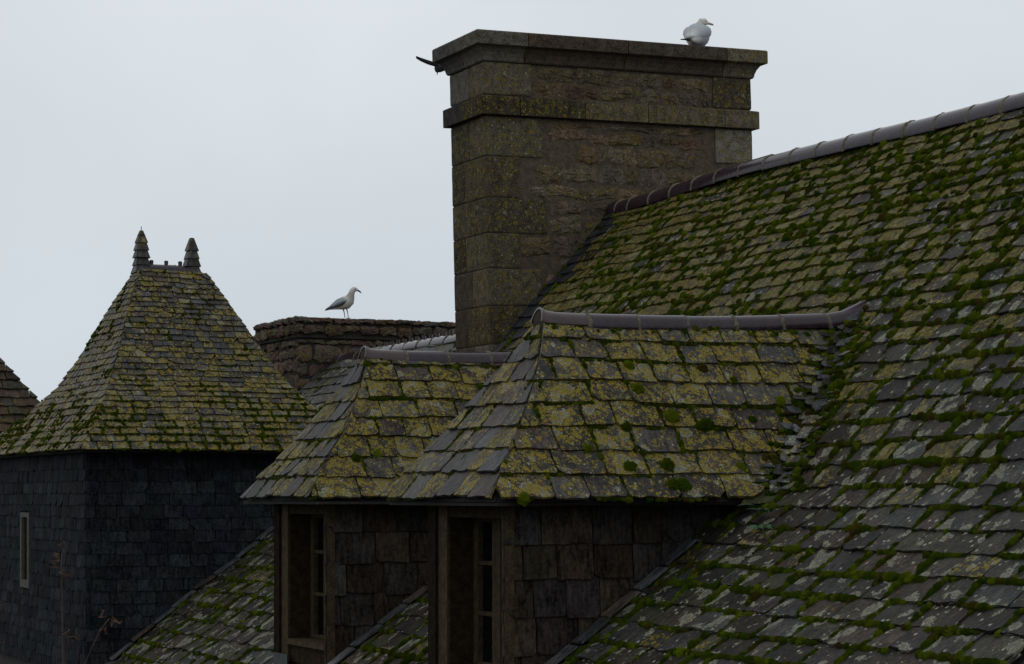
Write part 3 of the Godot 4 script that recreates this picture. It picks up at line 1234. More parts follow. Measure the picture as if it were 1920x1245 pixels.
	var vr := func(u: float) -> float: return vc - SKEW * (u - 7.0)
	var hood := [V(7.60, y0 + 0.022, vr.call(7.6)), V(7.66, y0 + 0.008, vr.call(7.66)), V(7.76, y0 + 0.003, vr.call(7.76)), V(8.02, y0, vr.call(8.02))]
	part("ridge_tile", tile_mesh(hood, [0.132, 0.119, 0.112, 0.11], M.ceramic_red, 1.5), dormer)
	var run := []
	for i in 6:
		var u := 8.02 + i * 0.428
		run.append(V(u, y0 + 0.012 * i - 0.02 * sin(i * 0.63), vr.call(u)))
	ridge_run(dormer, run, 0.11, [M.ceramic], 0.04)
	part("mortar_joint", joint_mesh(run[0], Vector3.RIGHT, 0.11, 0.045, M.joint), dormer)
	var end: Vector3 = run[-1]
	var bz := SKEW
	part("mortar_joint", joint_mesh(end, Vector3(0.95, 0.2, 0.1), 0.112, 0.045, M.joint), dormer)
	part("ridge_tile", tile_mesh([end, end + Vector3(0.17, 0.035, 0.17 * bz), end + Vector3(0.31, 0.10, 0.31 * bz), end + Vector3(0.42, 0.17, 0.42 * bz)], [0.11, 0.105, 0.098, 0.085], M.ceramic), dormer)
	part("ridge_tile", tile_mesh([end + Vector3(0.425, 0.173, 0.425 * bz), end + Vector3(0.54, 0.265, 0.54 * bz), end + Vector3(0.62, 0.34, 0.62 * bz)], [0.085, 0.06, 0.03], M.ceramic), dormer)
	# mortar that closes the hood
	var hm := MB.new()
	var ring := arc_ring(V(7.63, y0 + 0.012, vr.call(7.63)), Vector3.RIGHT, Vector3.UP, 0.113, 1.6, 12)
	for i in 12:
		hm.tri(ring[i], ring[i + 1], V(7.645, y0 - 0.05, vr.call(7.645)), Vector3(-1, 0, 0))
	hm.quad(ring[0], ring[12], V(7.66, y0 - 0.16, vc + 0.02), V(7.66, y0 - 0.16, vc - 0.16), Vector3(-1, 0, 0))
	part("mortar_fill", hm.mesh(M.mortar_dark), dormer)
	build_dormer_walls(dormer, vc, far)


func moss_tinted(c: Color, k: int) -> ArrayMesh:
	var src: ArrayMesh = moss_meshes[k]
	var a := src.surface_get_arrays(0)
	var cols := PackedColorArray()
	cols.resize(a[Mesh.ARRAY_VERTEX].size())
	cols.fill(c)
	a[Mesh.ARRAY_COLOR] = cols
	var am := ArrayMesh.new()
	am.add_surface_from_arrays(Mesh.PRIMITIVE_TRIANGLES, a)
	am.surface_set_material(0, M.moss)
	return am


func build_dormer_walls(dormer: Node3D, vc: float, far: bool) -> void:
	var vn := vc - 0.83
	# timber core of the near cheek, far cheek
	var core := MB.new()
	core.quad(V(WALL_U + 0.02, -2.4, vn + 0.05), V(9.6, -2.4, vn + 0.05), V(9.6, -0.03, vn + 0.05), V(WALL_U + 0.02, -0.03, vn + 0.05), Vector3(0, 0, 1))
	core.quad(V(WALL_U + 0.02, -2.4, vn + 0.09), V(9.6, -2.4, vn + 0.09), V(9.6, -0.03, vn + 0.09), V(WALL_U + 0.02, -0.03, vn + 0.09), Vector3(0, 0, -1))
	core.box(V(WALL_U + 0.1, -2.4, vc + 0.64), V(9.6, -0.05, vc + 0.58))
	core.box(V(8.1, -2.4, vc + 0.6), V(8.06, -0.05, vn + 0.06))
	part("dormer_wall", core.mesh(M.wood_dark), dormer)
	var C := Face.new(Vector3(1, 0, 0), [Vector3(0, -2.4, vn + 0.03), Vector3(0, 0.0, vn + 0.03)], Vector3(0, 0, 1))
	var poly := PackedVector2Array()
	for i in ROOF_A.size():
		if ROOF_A[i].x > WALL_U and ROOF_A[i].x < 9.2:
			poly.append(Vector2(ROOF_A[i].x, ROOF_A[i].y - 0.03 + 2.4))
	poly.insert(0, Vector2(WALL_U - 0.03, roof_y(WALL_U - 0.03) + 2.37))
	poly.append(Vector2(9.1, 2.36))
	poly.append(Vector2(WALL_U - 0.03, 2.36))
	C.lim = poly
	var rows := lay(C, 0.08 if far else 0.055, 2.34, 0.283, 0.26, 0.46, [])
	var kinds := [Color(0.073, 0.062, 0.056), Color(0.064, 0.055, 0.052), Color(0.076, 0.058, 0.045), Color(0.078, 0.073, 0.067), Color(0.069, 0.055, 0.042)]
	place_slates(dormer, "hung_slate", rows, C, 100, func(_r): return [M.slate_hung, tone(kinds, 0.25)], 0.014, 0.1, 0.005, 0.008)
	# front: posts, jambs, casement
	var u := WALL_U
	var wd := func(called: String, m: Material, u0: float, u1: float, y0: float, y1: float, v0: float, v1: float) -> void:
		var mb := MB.new()
		mb.box(V(u0, y0, v1), V(u1, y1, v0))
		part(called, mb.mesh(m), dormer)
	var base := roof_y(u) + 0.05
	var sill := -1.36
	wd.call("corner_post", M.wood_dark, u - 0.02, u + 0.12, base, -0.05, vc + 0.47, vc + 0.62)
	wd.call("window_jamb", M.wood, u + 0.005, u + 0.03, base, -0.05, vc + 0.29, vc + 0.468)
	wd.call("window_reveal", M.wood_brown, u + 0.032, u + 0.30, base, -0.05, vc + 0.295, vc + 0.46)
	wd.call("window_jamb", M.wood, u - 0.015, u + 0.06, base, -0.05, vc - 0.845, vc - 0.80)
	wd.call("window_head", M.wood_brown, u + 0.02, u + 0.30, -0.17, -0.055, vc - 0.80, vc + 0.289)
	wd.call("window_sill", M.wood, u - 0.02, u + 0.30, sill - 0.055, sill - 0.005, vc - 0.80, vc + 0.288)
	wd.call("sill_board", M.wood_brown, u + 0.03, u + 0.28, base, sill - 0.06, vc - 0.80, vc + 0.288)
	# closed casements set back in the opening, each glazed in a column of panes
	var bars := [sill, sill + 0.405, sill + 0.81, -0.205]
	for leaf in [[0.286, -0.13], [-0.134, -0.60]]:
		var c1: float = vc + leaf[0]
		var c0: float = vc + leaf[1]
		wd.call("casement_stile", M.wood, u + 0.235, u + 0.28, sill, -0.172, c0, c0 + 0.06)
		wd.call("casement_stile", M.wood, u + 0.235, u + 0.28, sill, -0.172, c1 - 0.085, c1)
		for y in bars:
			wd.call("glazing_bar", M.wood, u + 0.24, u + 0.275, y, y + 0.033, c0 + 0.061, c1 - 0.086)
		for i in 3:
			wd.call("window_pane", M.glass, u + 0.256, u + 0.26, bars[i] + 0.034, bars[i + 1] - 0.001, c0 + 0.062, c1 - 0.087)
	wd.call("window_reveal", M.wood_brown, u + 0.062, u + 0.30, base, -0.05, vc - 0.80, vc - 0.602)
	if far:
		wd.call("lead_apron", M.lead, u - 0.035, u - 0.021, base - 0.05, base + 0.07, vc + 0.2, vc + 0.6)


func build_chimney(house: Node3D) -> void:
	var v0 := 22.72
	var u0 := 10.48
	var u1 := 14.08
	var v1 := 23.70
	var core := MB.new()
	core.box(V(u0 + 0.012, -3.0, v1), V(u1 - 0.01, 5.09, v0 + 0.014))
	core.box(V(u0 - 0.06, 5.2, v1 + 0.06), V(u1 + 0.06, 5.365, v0 - 0.06))
	var ch := part("chimney", core.mesh(M.mortar), house, false)
	# the stack leans a little to the left
	var pivot := V(12.28, 3.9, 23.2)
	var lean := Basis(Vector3(0, 0, 1), 0.0245)
	ch.transform = Transform3D(lean, pivot - lean * pivot - house.position)
	ch.set_meta("label", "tall broad granite chimney with moulded cap, rubble between grey quoins")
	var grp := func(called: String, m: Mesh) -> void:
		var o := MeshInstance3D.new()
		o.mesh = m
		o.name = called
		ch.add_child(o, true)
	var ex := Vector3(1, 0, 0)
	var ey := Vector3(0, 1, 0)
	var ez := Vector3(0, 0, 1)
	var quoin := func(w0: float, w1: float, y0: float, y1: float, deep: float, col: Color, m: Material) -> void:
		# a corner stone that turns the corner: one mesh, front face and left face
		var mb := MB.new()
		mb.col = col
		stone_block(mb, V(w0, y0 + 0.005, v0) , ex, ey, ez, w1 - w0, y1 - y0 - 0.010, 0.05, 0.006, 0.003, 0.01)
		if deep > 0.0:
			stone_block(mb, V(u0, y0 + 0.005, v0 + deep), ez, ey, -ex, deep, y1 - y0 - 0.010, 0.05, 0.006, 0.003, 0.01)
		grp.call("quoin_stone", mb.mesh(m))
	var greys := [Color(0.162, 0.140, 0.107), Color(0.123, 0.106, 0.081), Color(0.143, 0.114, 0.084), Color(0.181, 0.158, 0.122), Color(0.104, 0.084, 0.061)]
	var ys := [4.44, 3.98, 3.50, 3.09, 2.68, 2.25, 1.80, 1.35, 0.9, 0.4]
	var lens := [0.74, 0.42, 0.76, 0.40, 0.68, 0.36, 0.62, 0.4, 0.6]
	var skips := []
	for i in 9:
		var turn := i % 2 == 0
		var deep := 0.45 if turn else 0.62
		quoin.call(u0, u0 + lens[i], ys[i + 1], ys[i], deep, tone(greys, 0.34), M.granite_lichen if i < 6 else M.granite)
		skips.append(Rect2(0.0, ys[i + 1], lens[i], ys[i] - ys[i + 1]))
		var mb := MB.new()
		mb.col = tone(greys, 0.34)
		stone_block(mb, V(u0, ys[i + 1] + 0.005, v1), ez, ey, -ex, v1 - v0 - deep - 0.008, ys[i] - ys[i + 1] - 0.010, 0.05, 0.006, 0.003, 0.01)
		grp.call("side_stone", mb.mesh(M.granite_lichen if i < 4 else M.granite))
	# neck above the band
	quoin.call(u0, u0 + 0.60, 4.69, 5.07, 0.42, Color(0.207, 0.173, 0.137), M.granite_lichen)
	skips.append(Rect2(0, 4.66, 0.60, 0.45))
	var nb := MB.new()
	nb.col = Color(0.217, 0.195, 0.165)
	stone_block(nb, V(u0, 4.70, v1), ez, ey, -ex, v1 - v0 - 0.43, 0.36, 0.05, 0.006, 0.003, 0.01)
	grp.call("side_stone", nb.mesh(M.granite))
	# right quoins
	for q in [[3.06, 3.60, 4.69, 5.07, Color(0.114, 0.092, 0.071)], [3.08, 3.60, 4.02, 4.44, Color(0.296, 0.270, 0.223)], [3.25, 3.60, 3.55, 4.01, Color(0.171, 0.140, 0.109)]]:
		quoin.call(u0 + q[0], u0 + q[1], q[2], q[3], 0.0, q[4], M.granite_lichen)
		skips.append(Rect2(q[0], q[2], q[1] - q[0], q[3] - q[2]))
	# rubble infill
	var kinds := [Color(0.203, 0.158, 0.108), Color(0.243, 0.187, 0.124), Color(0.179, 0.144, 0.108), Color(0.222, 0.152, 0.099), Color(0.215, 0.181, 0.134), Color(0.158, 0.127, 0.092)]
	var hit := func(x: float, y: float, w: float, h: float, y_base: float) -> bool:
		for s in skips:
			if s.intersects(Rect2(x + 0.01, y + y_base + 0.01, w - 0.02, h - 0.02)):
				return true
		return false
	for band in [[4.69, 5.06], [1.0, 4.43]]:
		rubble_face(ch, "rubble_stone", V(u0, band[0], v0 + 0.012), ex, ey, ez, 3.6, band[1] - band[0], hit.bind(band[0]), kinds, [M.rubble, M.rubble_lichen, M.rubble_lichen], 0.11, 0.27, 0.16, 0.5, 0.013)
	for o in ch.get_children():
		if str(o.name).begins_with("rubble"):
			o.position = Vector3.ZERO
	# string course and cap, each in a few long stones
	var corner := func(u: float, v: float, mu: float, mv: float) -> Array: return [Vector2(u, v), Vector2(mu, mv)]
	var band_prof := [[-0.02, 4.445], [0.065, 4.45], [0.07, 4.455], [0.07, 4.655], [0.06, 4.665], [-0.02, 4.685]]
	var cap_prof := [[0.0, 5.07], [0.018, 5.07], [0.03, 5.085], [0.036, 5.12], [0.055, 5.17], [0.088, 5.215], [0.12, 5.235], [0.148, 5.237], [0.155, 5.245], [0.155, 5.385], [0.145, 5.40], [-0.1, 5.415]]
	var cuts_band := [10.90, 11.75, 12.60, 13.66]
	var cuts_cap := [10.98, 12.30, 13.66]
	for set_ in [[band_prof, cuts_band, [Color(0.085, 0.067, 0.049), Color(0.090, 0.073, 0.054), Color(0.181, 0.150, 0.108), Color(0.192, 0.160, 0.117), Color(0.215, 0.180, 0.140)], "band_stone"], [cap_prof, cuts_cap, [Color(0.215, 0.189, 0.151), Color(0.130, 0.100, 0.074), Color(0.136, 0.107, 0.080), Color(0.237, 0.202, 0.149)], "cap_stone"]]:
		var cuts: Array = set_[1]
		var edges: Array = [u0] + cuts + [u1]
		for i in edges.size() - 1:
			var path := []
			var g0 := 0.0 if i == 0 else 0.005
			if i == 0:
				path.append(corner.call(u0, v1 - 0.48, -1.0, 0.0))
				path.append(corner.call(u0, v0, -1.0, -1.0))
			else:
				path.append(corner.call(edges[i] + g0, v0, 0.0, -1.0))
			if i == edges.size() - 2:
				path.append(corner.call(u1, v0, 1.0, -1.0))
				path.append(corner.call(u1, v1, 1.0, 1.0))
			else:
				path.append(corner.call(edges[i + 1] - 0.005, v0, 0.0, -1.0))
			grp.call(set_[3], moulded(path, set_[0], set_[2][i], M.granite_lichen if set_[3] == "band_stone" or i == 3 else M.granite))
		grp.call(set_[3], moulded([corner.call(u0, v1, -1.0, 1.0), corner.call(u0, v1 - 0.49, -1.0, 0.0)], set_[0], Color(0.15, 0.14, 0.125) if set_[3] == "cap_stone" else Color(0.085, 0.075, 0.065), M.granite))
		grp.call(set_[3], moulded([corner.call(u1, v1, 1.0, 1.0), corner.call(u0, v1, -1.0, 1.0)], set_[0], Color(0.15, 0.14, 0.125), M.granite))


# ---------------------------------------------------------------- tower
const TOWER_LEVELS := [[0.53, 1.68, 2.12], [0.66, 1.58, 2.02], [0.86, 1.42, 1.84], [1.1, 1.28, 1.62], [1.4, 1.075, 1.24], [1.75, 0.90, 0.94], [2.1, 0.755, 0.68], [2.44, 0.60, 0.40], [2.80, 0.41, 0.12]]
const TOWER_BACK := [4.30, 3.70, 2.90, 1.90, 1.32, 0.96, 0.68, 0.40, 0.12]
const TU := 7.80
const TV := 26.38


func build_tower() -> void:
	var tower := thing("slate_tower", "square slate hung tower under a steep bell curved slate roof with twin spikes", "tower", V(TU, -EYE, TV))
	var lv := TOWER_LEVELS
	var uw0 := 6.29
	var uw1 := 9.31
	var vw0 := 24.6
	var vw1 := 30.2
	var body := MB.new()
	body.col = Color(0.05, 0.05, 0.05)
	body.box(V(uw0 + 0.02, -EYE, vw1), V(uw1, 0.56, vw0 + 0.02))
	var wall := part("tower_wall", body.mesh(M.board), tower)
	var kinds := [Color(0.039, 0.044, 0.052), Color(0.034, 0.036, 0.047), Color(0.044, 0.049, 0.057), Color(0.036, 0.039, 0.042), Color(0.049, 0.055, 0.060)]
	var win := PackedVector2Array([Vector2(27.36, 3 - 1.19), Vector2(27.92, 3 - 1.19), Vector2(27.92, 3 - 0.19), Vector2(27.36, 3 - 0.19)])
	var Wf := Face.new(Vector3(1, 0, 0), [Vector3(0, -3.0, vw0), Vector3(0, 0.5, vw0)], Vector3(0, 0, 1))
	Wf.lim = PackedVector2Array([Vector2(uw0 - 0.016, 0), Vector2(uw1, 0), Vector2(uw1, 3.5), Vector2(uw0 - 0.016, 3.5)])
	var Wl := Face.new(Vector3(0, 0, 1), [Vector3(uw0, -3.0, 0), Vector3(uw0, 0.5, 0)], Vector3(-1, 0, 0))
	Wl.lim = PackedVector2Array([Vector2(vw0, 0), Vector2(vw1, 0), Vector2(vw1, 3.5), Vector2(vw0, 3.5)])
	Wl.holes.append(win)
	var pick := func(_r): return [M.slate_hung, tone(kinds, 0.22)]
	place_slates(wall, "wall_slate", lay(Wf, 0.9, 3.44, 0.142, 0.22, 0.32, []), Wf, 160, pick, 0.009, 0.12, 0.002, 0.004, 0.5)
	place_slates(wall, "wall_slate", lay(Wl, 0.9, 3.44, 0.142, 0.20, 0.34, []), Wl, 140, pick, 0.009, 0.12, 0.002, 0.004, 0.7)
	# slit window
	var fm := MB.new()
	for b in [[27.40, 27.49, -1.17, -0.21], [27.80, 27.89, -1.17, -0.21], [27.49, 27.80, -1.17, -1.07], [27.49, 27.80, -0.27, -0.21]]:
		fm.box(V(uw0 - 0.035, b[2], b[1]), V(uw0 + 0.06, b[3], b[0]))
	var frame := part("window_frame", fm.mesh(M.cement), tower)
	var pm := MB.new()
	pm.box(V(uw0 + 0.005, -1.07, 27.80), V(uw0 + 0.012, -0.27, 27.49))
	part("window_board", pm.mesh(M.wood_dark), frame)
	# roof faces
	var pf := []
	var pl := []
	var pr := []
	var pb := []
	for l in lv:
		pf.append(Vector3(0, l[0], TV - l[2]))
		pl.append(Vector3(TU - l[1], l[0], 0))
		pr.append(Vector3(TU + l[1], l[0], 0))
		pb.append(Vector3(0, l[0], TV + TOWER_BACK[pb.size()]))
	var faces := [Face.new(Vector3(1, 0, 0), pf, Vector3(0, 0.6, 0.8)), Face.new(Vector3(0, 0, 1), pl, Vector3(-0.8, 0.6, 0)), Face.new(Vector3(0, 0, 1), pr, Vector3(0.8, 0.6, 0)), Face.new(Vector3(1, 0, 0), pb, Vector3(0, 0.6, -0.8))]
	var mb := MB.new()
	for k in 4:
		var F: Face = faces[k]
		var mid := TU if k % 3 == 0 else TV
		var col := 1 if k % 3 == 0 else 2
		var half := func(s: float, far: bool) -> float:
			var i := F.seg(s)
			var t := (s - F.S[i]) / (F.S[i + 1] - F.S[i])
			return lerpf(TOWER_BACK[i], TOWER_BACK[i + 1], t) if far and col == 2 else lerpf(lv[i][col], lv[i + 1][col], t)
		boarding(F, 0.0, F.S[-1], func(s): return mid - half.call(s, false) + 0.02, func(s): return mid + half.call(s, true) - 0.02, 14, mb, 0.012)
		var lim := PackedVector2Array()
		for i in lv.size():
			lim.append(Vector2(mid - lv[i][col] - 0.006, F.S[i]))
		for i in range(lv.size() - 1, -1, -1):
			lim.append(Vector2(mid + (TOWER_BACK[i] if col == 2 else lv[i][col]) + 0.006, F.S[i]))
		lim[0].y -= 0.03
		lim[-1].y -= 0.03
		F.lim = lim
		F.sag = sag_noise
		F.sag_amp = 0.016
	mb.box(V(TU - 1.62, 0.50, TV + 4.2), V(TU + 1.62, 0.525, TV - 2.06))
	var roof := part("roof", mb.mesh(M.board), tower)
	var greys := [Color(0.086, 0.081, 0.075), Color(0.073, 0.068, 0.063), Color(0.098, 0.101, 0.104), Color(0.077, 0.066, 0.058), Color(0.090, 0.088, 0.075), Color(0.107, 0.109, 0.114)]
	var list := []
	var joints := []
	for k in 3:
		var F: Face = faces[k]
		var rows := lay(F, -0.01, F.S[-1] - 0.03, 0.113, 0.14, 0.24, joints, 0.28)
		place_slates(roof, "roof_slate", rows, F, [180, 120, 0][k], func(r):
			var low: bool = r.at.y - EYE < 1.35
			var q := rng.randf()
			return [M.slate_ochre if q < (0.8 if low else 0.42) else (M.slate_some if q < 0.9 or low else M.slate_bare), tone(greys)], 0.010, 0.08, 0.003, 0.006)
	moss_on(joints, list, func(g: Vector3, _p: Vector2) -> float: return 0.5 - 0.46 * clampf((g.y - EYE - 0.85) / 0.6, 0.0, 1.0), 0.024, 0.04)
	moss_object(roof, list)
	# ridge with three knobs between two slated spikes
	var yr := 2.79
	ridge_run(roof, [V(TU - 0.33, yr, TV), V(TU + 0.06, yr, TV), V(TU + 0.27, yr, TV)], 0.105, [M.ceramic], 0.02)
	for x in [-0.24, -0.05, 0.13]:
		part("ridge_knob", line_mesh([V(TU + x, yr + 0.09, TV), V(TU + x, yr + 0.125, TV), V(TU + x, yr + 0.15, TV), V(TU + x, yr + 0.16, TV)], [0.022, 0.026, 0.028, 0.018], M.ceramic_red, 8), roof)
	for k in 2:
		var cu := TU + (-0.37 if k == 0 else 0.28)
		var top := 3.31 if k == 0 else 3.25
		var sm := MB.new()
		sm.box(V(cu - 0.04, yr - 0.2, TV + 0.04), V(cu + 0.04, top - 0.05, TV - 0.04))
		var spike := part("roof_spike", sm.mesh(M.board), roof.get_parent())
		var n := 6 if k == 0 else 5
		for i in n:
			var ya := lerpf(yr - 0.10, top - 0.06, float(i) / n)
			var yb := lerpf(yr - 0.10, top, float(i + 1) / n) + 0.035
			if i == n - 1:
				yb = top
			var ra := lerpf(0.118, 0.060, float(i) / n) * rng.randf_range(0.95, 1.06)
			var rb := maxf(ra - 0.048, 0.018)
			for sd in 4:
				var a := Vector2(1, 0).rotated(sd * PI / 2.0)
				var b := a.orthogonal()
				var pts := []
				for q in [[ra, -ra, ya], [ra, ra, ya + rng.randf_range(-0.01, 0.01)], [rb, rb, yb], [rb, -rb, yb]]:
					var p: Vector2 = a * q[0] + b * q[1]
					pts.append(V(cu + p.x, q[2], TV + p.y))
				var fm2 := MB.new()
				fm2.col = tone(greys, 0.3)
				fm2.off2 = Vector2(rng.randf(), rng.randf()) * 5.0
				var out := Vector3(a.x, 0.2, -a.y)
				fm2.quad(pts[0], pts[1], pts[2], pts[3], out)
				var ins := []
				for p in pts:
					ins.append(p - out * 0.012)
				fm2.quad(pts[0], pts[1], ins[1], ins[0], Vector3.DOWN)
				fm2.quad(pts[1], pts[2], ins[2], ins[1], Vector3(b.x, 0, -b.y))
				fm2.quad(pts[0], pts[3], ins[3], ins[0], Vector3(-b.x, 0, b.y))
				if i == n - 1:
					fm2.quad(pts[2], pts[3], V(cu, yb + 0.006, TV), V(cu, yb + 0.006, TV), Vector3.UP)
				part("spike_slate", fm2.mesh(M.slate_some if rng.randf() < 0.6 else M.slate_bare), spike)
	part("lightning_pin", line_mesh([V(TU - 0.37, 3.30, TV), V(TU - 0.37, 3.35, TV), V(TU - 0.365, 3.365, TV)], [0.006, 0.005, 0.004], M.lead, 5), roof.get_parent())


# ---------------------------------------------------------------- lower wing behind, with its rubble chimney
func build_rear_house() -> void:
	var rear := thing("rear_house", "lower slate roofed wing behind the tall chimney, ending in a wide rubble chimney", "house", V(12.55, -EYE, 29.0))
	var prof := [Vector3(8.0, -1.75, 0), Vector3(9.6, -0.38, 0), Vector3(12.55, 2.25, 0)]
	var F := Face.new(Vector3(0, 0, 1), prof, Vector3(-0.67, 0.74, 0))
	F.sag = sag_noise
	F.sag_amp = 0.02
	F.lim = PackedVector2Array([Vector2(24.7, 0), Vector2(32.95, 0), Vector2(32.95, F.S[-1]), Vector2(24.0, F.S[-1]), Vector2(24.0, 2.6)])
	F.holes.append(PackedVector2Array([Vector2(24.0, 0), Vector2(28.2, 0), Vector2(28.2, F.s_at_y(-0.6)), Vector2(24.0, F.s_at_y(-0.6))]))
	var mb := MB.new()
	boarding(F, 0.0, F.S[-1], func(_s): return 22.8, func(_s): return 32.95, 4, mb)
	var bk := Face.new(Vector3(0, 0, 1), [Vector3(17.1, -1.75, 0), Vector3(12.55, 2.25, 0)], Vector3(0.67, 0.74, 0))
	boarding(bk, 0.0, bk.S[-1], func(_s): return 22.8, func(_s): return 32.95, 2, mb, 0.0)
	mb.box(V(8.0, -1.95, 32.95), V(17.1, -1.80, 22.8))
	var roof := part("roof", mb.mesh(M.board), rear)
	var wm := MB.new()
	wm.col = Color(0.16, 0.14, 0.12)
	wm.box(V(9.32, -EYE, 32.9), V(16.9, -1.95, 22.8))
	part("wall", wm.mesh(M.rubble), rear)
	var joints := []
	var rows := lay(F, 0.5, F.S[-1] - 0.02, 0.225, 0.28, 0.46, joints)
	var greys := [Color(0.073, 0.075, 0.075), Color(0.061, 0.061, 0.061), Color(0.086, 0.086, 0.082), Color(0.064, 0.059, 0.052)]
	place_slates(roof, "roof_slate", rows, F, 220, func(r): return [M.slate_bare if rng.randf() < 0.55 or r.at.z < -32.4 else (M.slate_some if rng.randf() < 0.6 else M.slate_pale), tone(greys)], 0.013, 0.09)
	var list := []
	moss_on(joints, list, func(g: Vector3, _p: Vector2) -> float: return 0.34 if g.z > -27.0 else 0.16, 0.03, 0.05)
	moss_object(roof, list)
	var pts := []
	for i in 18:
		pts.append(V(12.55, 2.17 - 0.03 * exp(-pow(i / 2.0, 2.0)), 32.9 - i * 0.5))
	pts[1] = pts[0].lerp(pts[1], 0.6)
	ridge_run(roof, pts, 0.14, [M.ceramic], 0.025)
	for i in range(2, 18):
		for dv in [0.0, 0.25]:
			var p: Vector3 = pts[i] + Vector3(0, 0, -dv)
			part("ridge_knob", line_mesh([p + Vector3(0, 0.13, 0), p + Vector3(0, 0.16, 0), p + Vector3(0, 0.19, 0), p + Vector3(0, 0.2, 0)], [0.022, 0.03, 0.032, 0.02], M.ceramic_red, 7), roof)
	# rubble chimney
	var u0 := 11.88
	var u1 := 15.6
	var v0 := 33.0
	var v1 := 34.95
	var core := MB.new()
	core.box(V(u0 + 0.02, -2.5, v1), V(u1, 2.88, v0 + 0.02))
	var ch := part("chimney", core.mesh(M.mortar_dark), rear)
	ch.set_meta("label", "wide low chimney of reddish rubble with a rough overhanging top")
	var ex := Vector3(1, 0, 0)
	var ey := Vector3(0, 1, 0)
	var ez := Vector3(0, 0, 1)
	var kinds := [Color(0.186, 0.135, 0.101), Color(0.211, 0.149, 0.107), Color(0.148, 0.123, 0.093), Color(0.235, 0.182, 0.131), Color(0.174, 0.155, 0.118), Color(0.199, 0.129, 0.107)]
	var never := func(_x: float, _y: float, _w: float, _h: float) -> bool: return false
	var mats := [M.rubble, M.rubble, M.rubble_lichen]
	var low := func(_x: float, y: float, _w: float, _h: float) -> bool: return y > 1.22
	rubble_face(ch, "rubble_stone", V(u0, 1.2, v0), ex, ey, ez, 3.0, 1.33, never, kinds, mats, 0.16, 0.34, 0.2, 0.5, 0.025)
	rubble_face(ch, "rubble_stone", V(u0, 1.2, v1), ez, ey, -ex, 1.95, 1.33, never, kinds, mats, 0.16, 0.34, 0.2, 0.5, 0.025)
	rubble_face(ch, "coping_stone", V(u0 - 0.07, 2.60, v0 - 0.08), ex, ey, ez, 3.2, 0.285, never, kinds, mats, 0.14, 0.2, 0.18, 0.42, 0.03)
	rubble_face(ch, "coping_stone", V(u0 - 0.08, 2.60, v1), ez, ey, -ex, 2.0, 0.285, never, kinds, mats, 0.14, 0.2, 0.18, 0.42, 0.03)
	var tops := MB.new()
	tops.box(V(u0 - 0.03, 2.56, v1 + 0.05), V(u1, 2.63, v0 - 0.035))
	tops.box(V(u0 - 0.045, 2.63, v1 + 0.05), V(u1, 2.885, v0 - 0.045))
	part("coping_bed", tops.mesh(M.mortar_dark), ch)
	# stones lying along the top
	rubble_face(ch, "coping_stone", V(u0 - 0.07, 2.87, v0 - 0.06), ex, Vector3(0, 0, -1), ey, 3.2, 0.5, never, kinds, mats, 0.2, 0.3, 0.25, 0.5, 0.022)
	rubble_face(ch, "coping_stone", V(u0 - 0.07, 2.87, v0 + 0.46), ex, Vector3(0, 0, -1), ey, 0.5, 1.5, never, kinds, mats, 0.2, 0.36, 0.22, 0.4, 0.022)


# ---------------------------------------------------------------- reddish stone roof at the far left
func build_stone_house() -> void:
	var house := thing("stone_roofed_house", "far off house with a steep reddish stone roof at the left edge", "house", V(5.0, -EYE, 46.0))
	# the hip that falls to the right, seen beyond the tower
	var vf := 44.0
	var F := Face.new(Vector3(1, 0, 0), [Vector3(0, -0.4, vf - 0.9), Vector3(0, 5.4, vf + 3.0)], Vector3(0, 0.55, 0.83))
	var k := F.S[-1]
	var edge := func(s: float) -> float: return 12.15 - s / k * 4.35
	F.lim = PackedVector2Array([Vector2(4.0, 0), Vector2(12.15, 0), Vector2(7.8, k), Vector2(4.6, k)])
	var mb := MB.new()
	boarding(F, 0.0, k, func(s): return 4.0 + s / k * 0.6, func(s): return edge.call(s) - 0.03, 2, mb)
	mb.quad(F.at(12.12, 0) , F.at(7.77, k), V(7.8, 5.4, vf + 6.0), V(12.15, -0.4, vf + 10.0), Vector3(1, 0.6, 0))
	mb.quad(F.at(4.0, 0), F.at(4.6, k), V(4.6, 5.4, vf + 6.0), V(4.0, -0.4, vf + 10.0), Vector3(-1, 0.6, 0))
	var roof := part("roof", mb.mesh(M.mortar_dark), house)
	var wm := MB.new()
	wm.col = Color(0.15, 0.11, 0.09)
	wm.box(V(4.1, -EYE, vf + 9.8), V(12.0, -0.42, vf - 0.8))
	part("wall", wm.mesh(M.rubble), house)
	var rows := lay(F, 0.0, k - 0.05, 0.22, 0.2, 0.42, [])
	var kinds := [Color(0.118, 0.086, 0.070), Color(0.096, 0.081, 0.066), Color(0.133, 0.097, 0.075), Color(0.089, 0.086, 0.066)]
	place_slates(roof, "roof_stone", rows, F, 250, func(_r): return [M.rubble_lichen if rng.randf() < 0.5 else M.rubble, tone(kinds, 0.25)], 0.04, 0.1, 0.012, 0.02, 1.5)


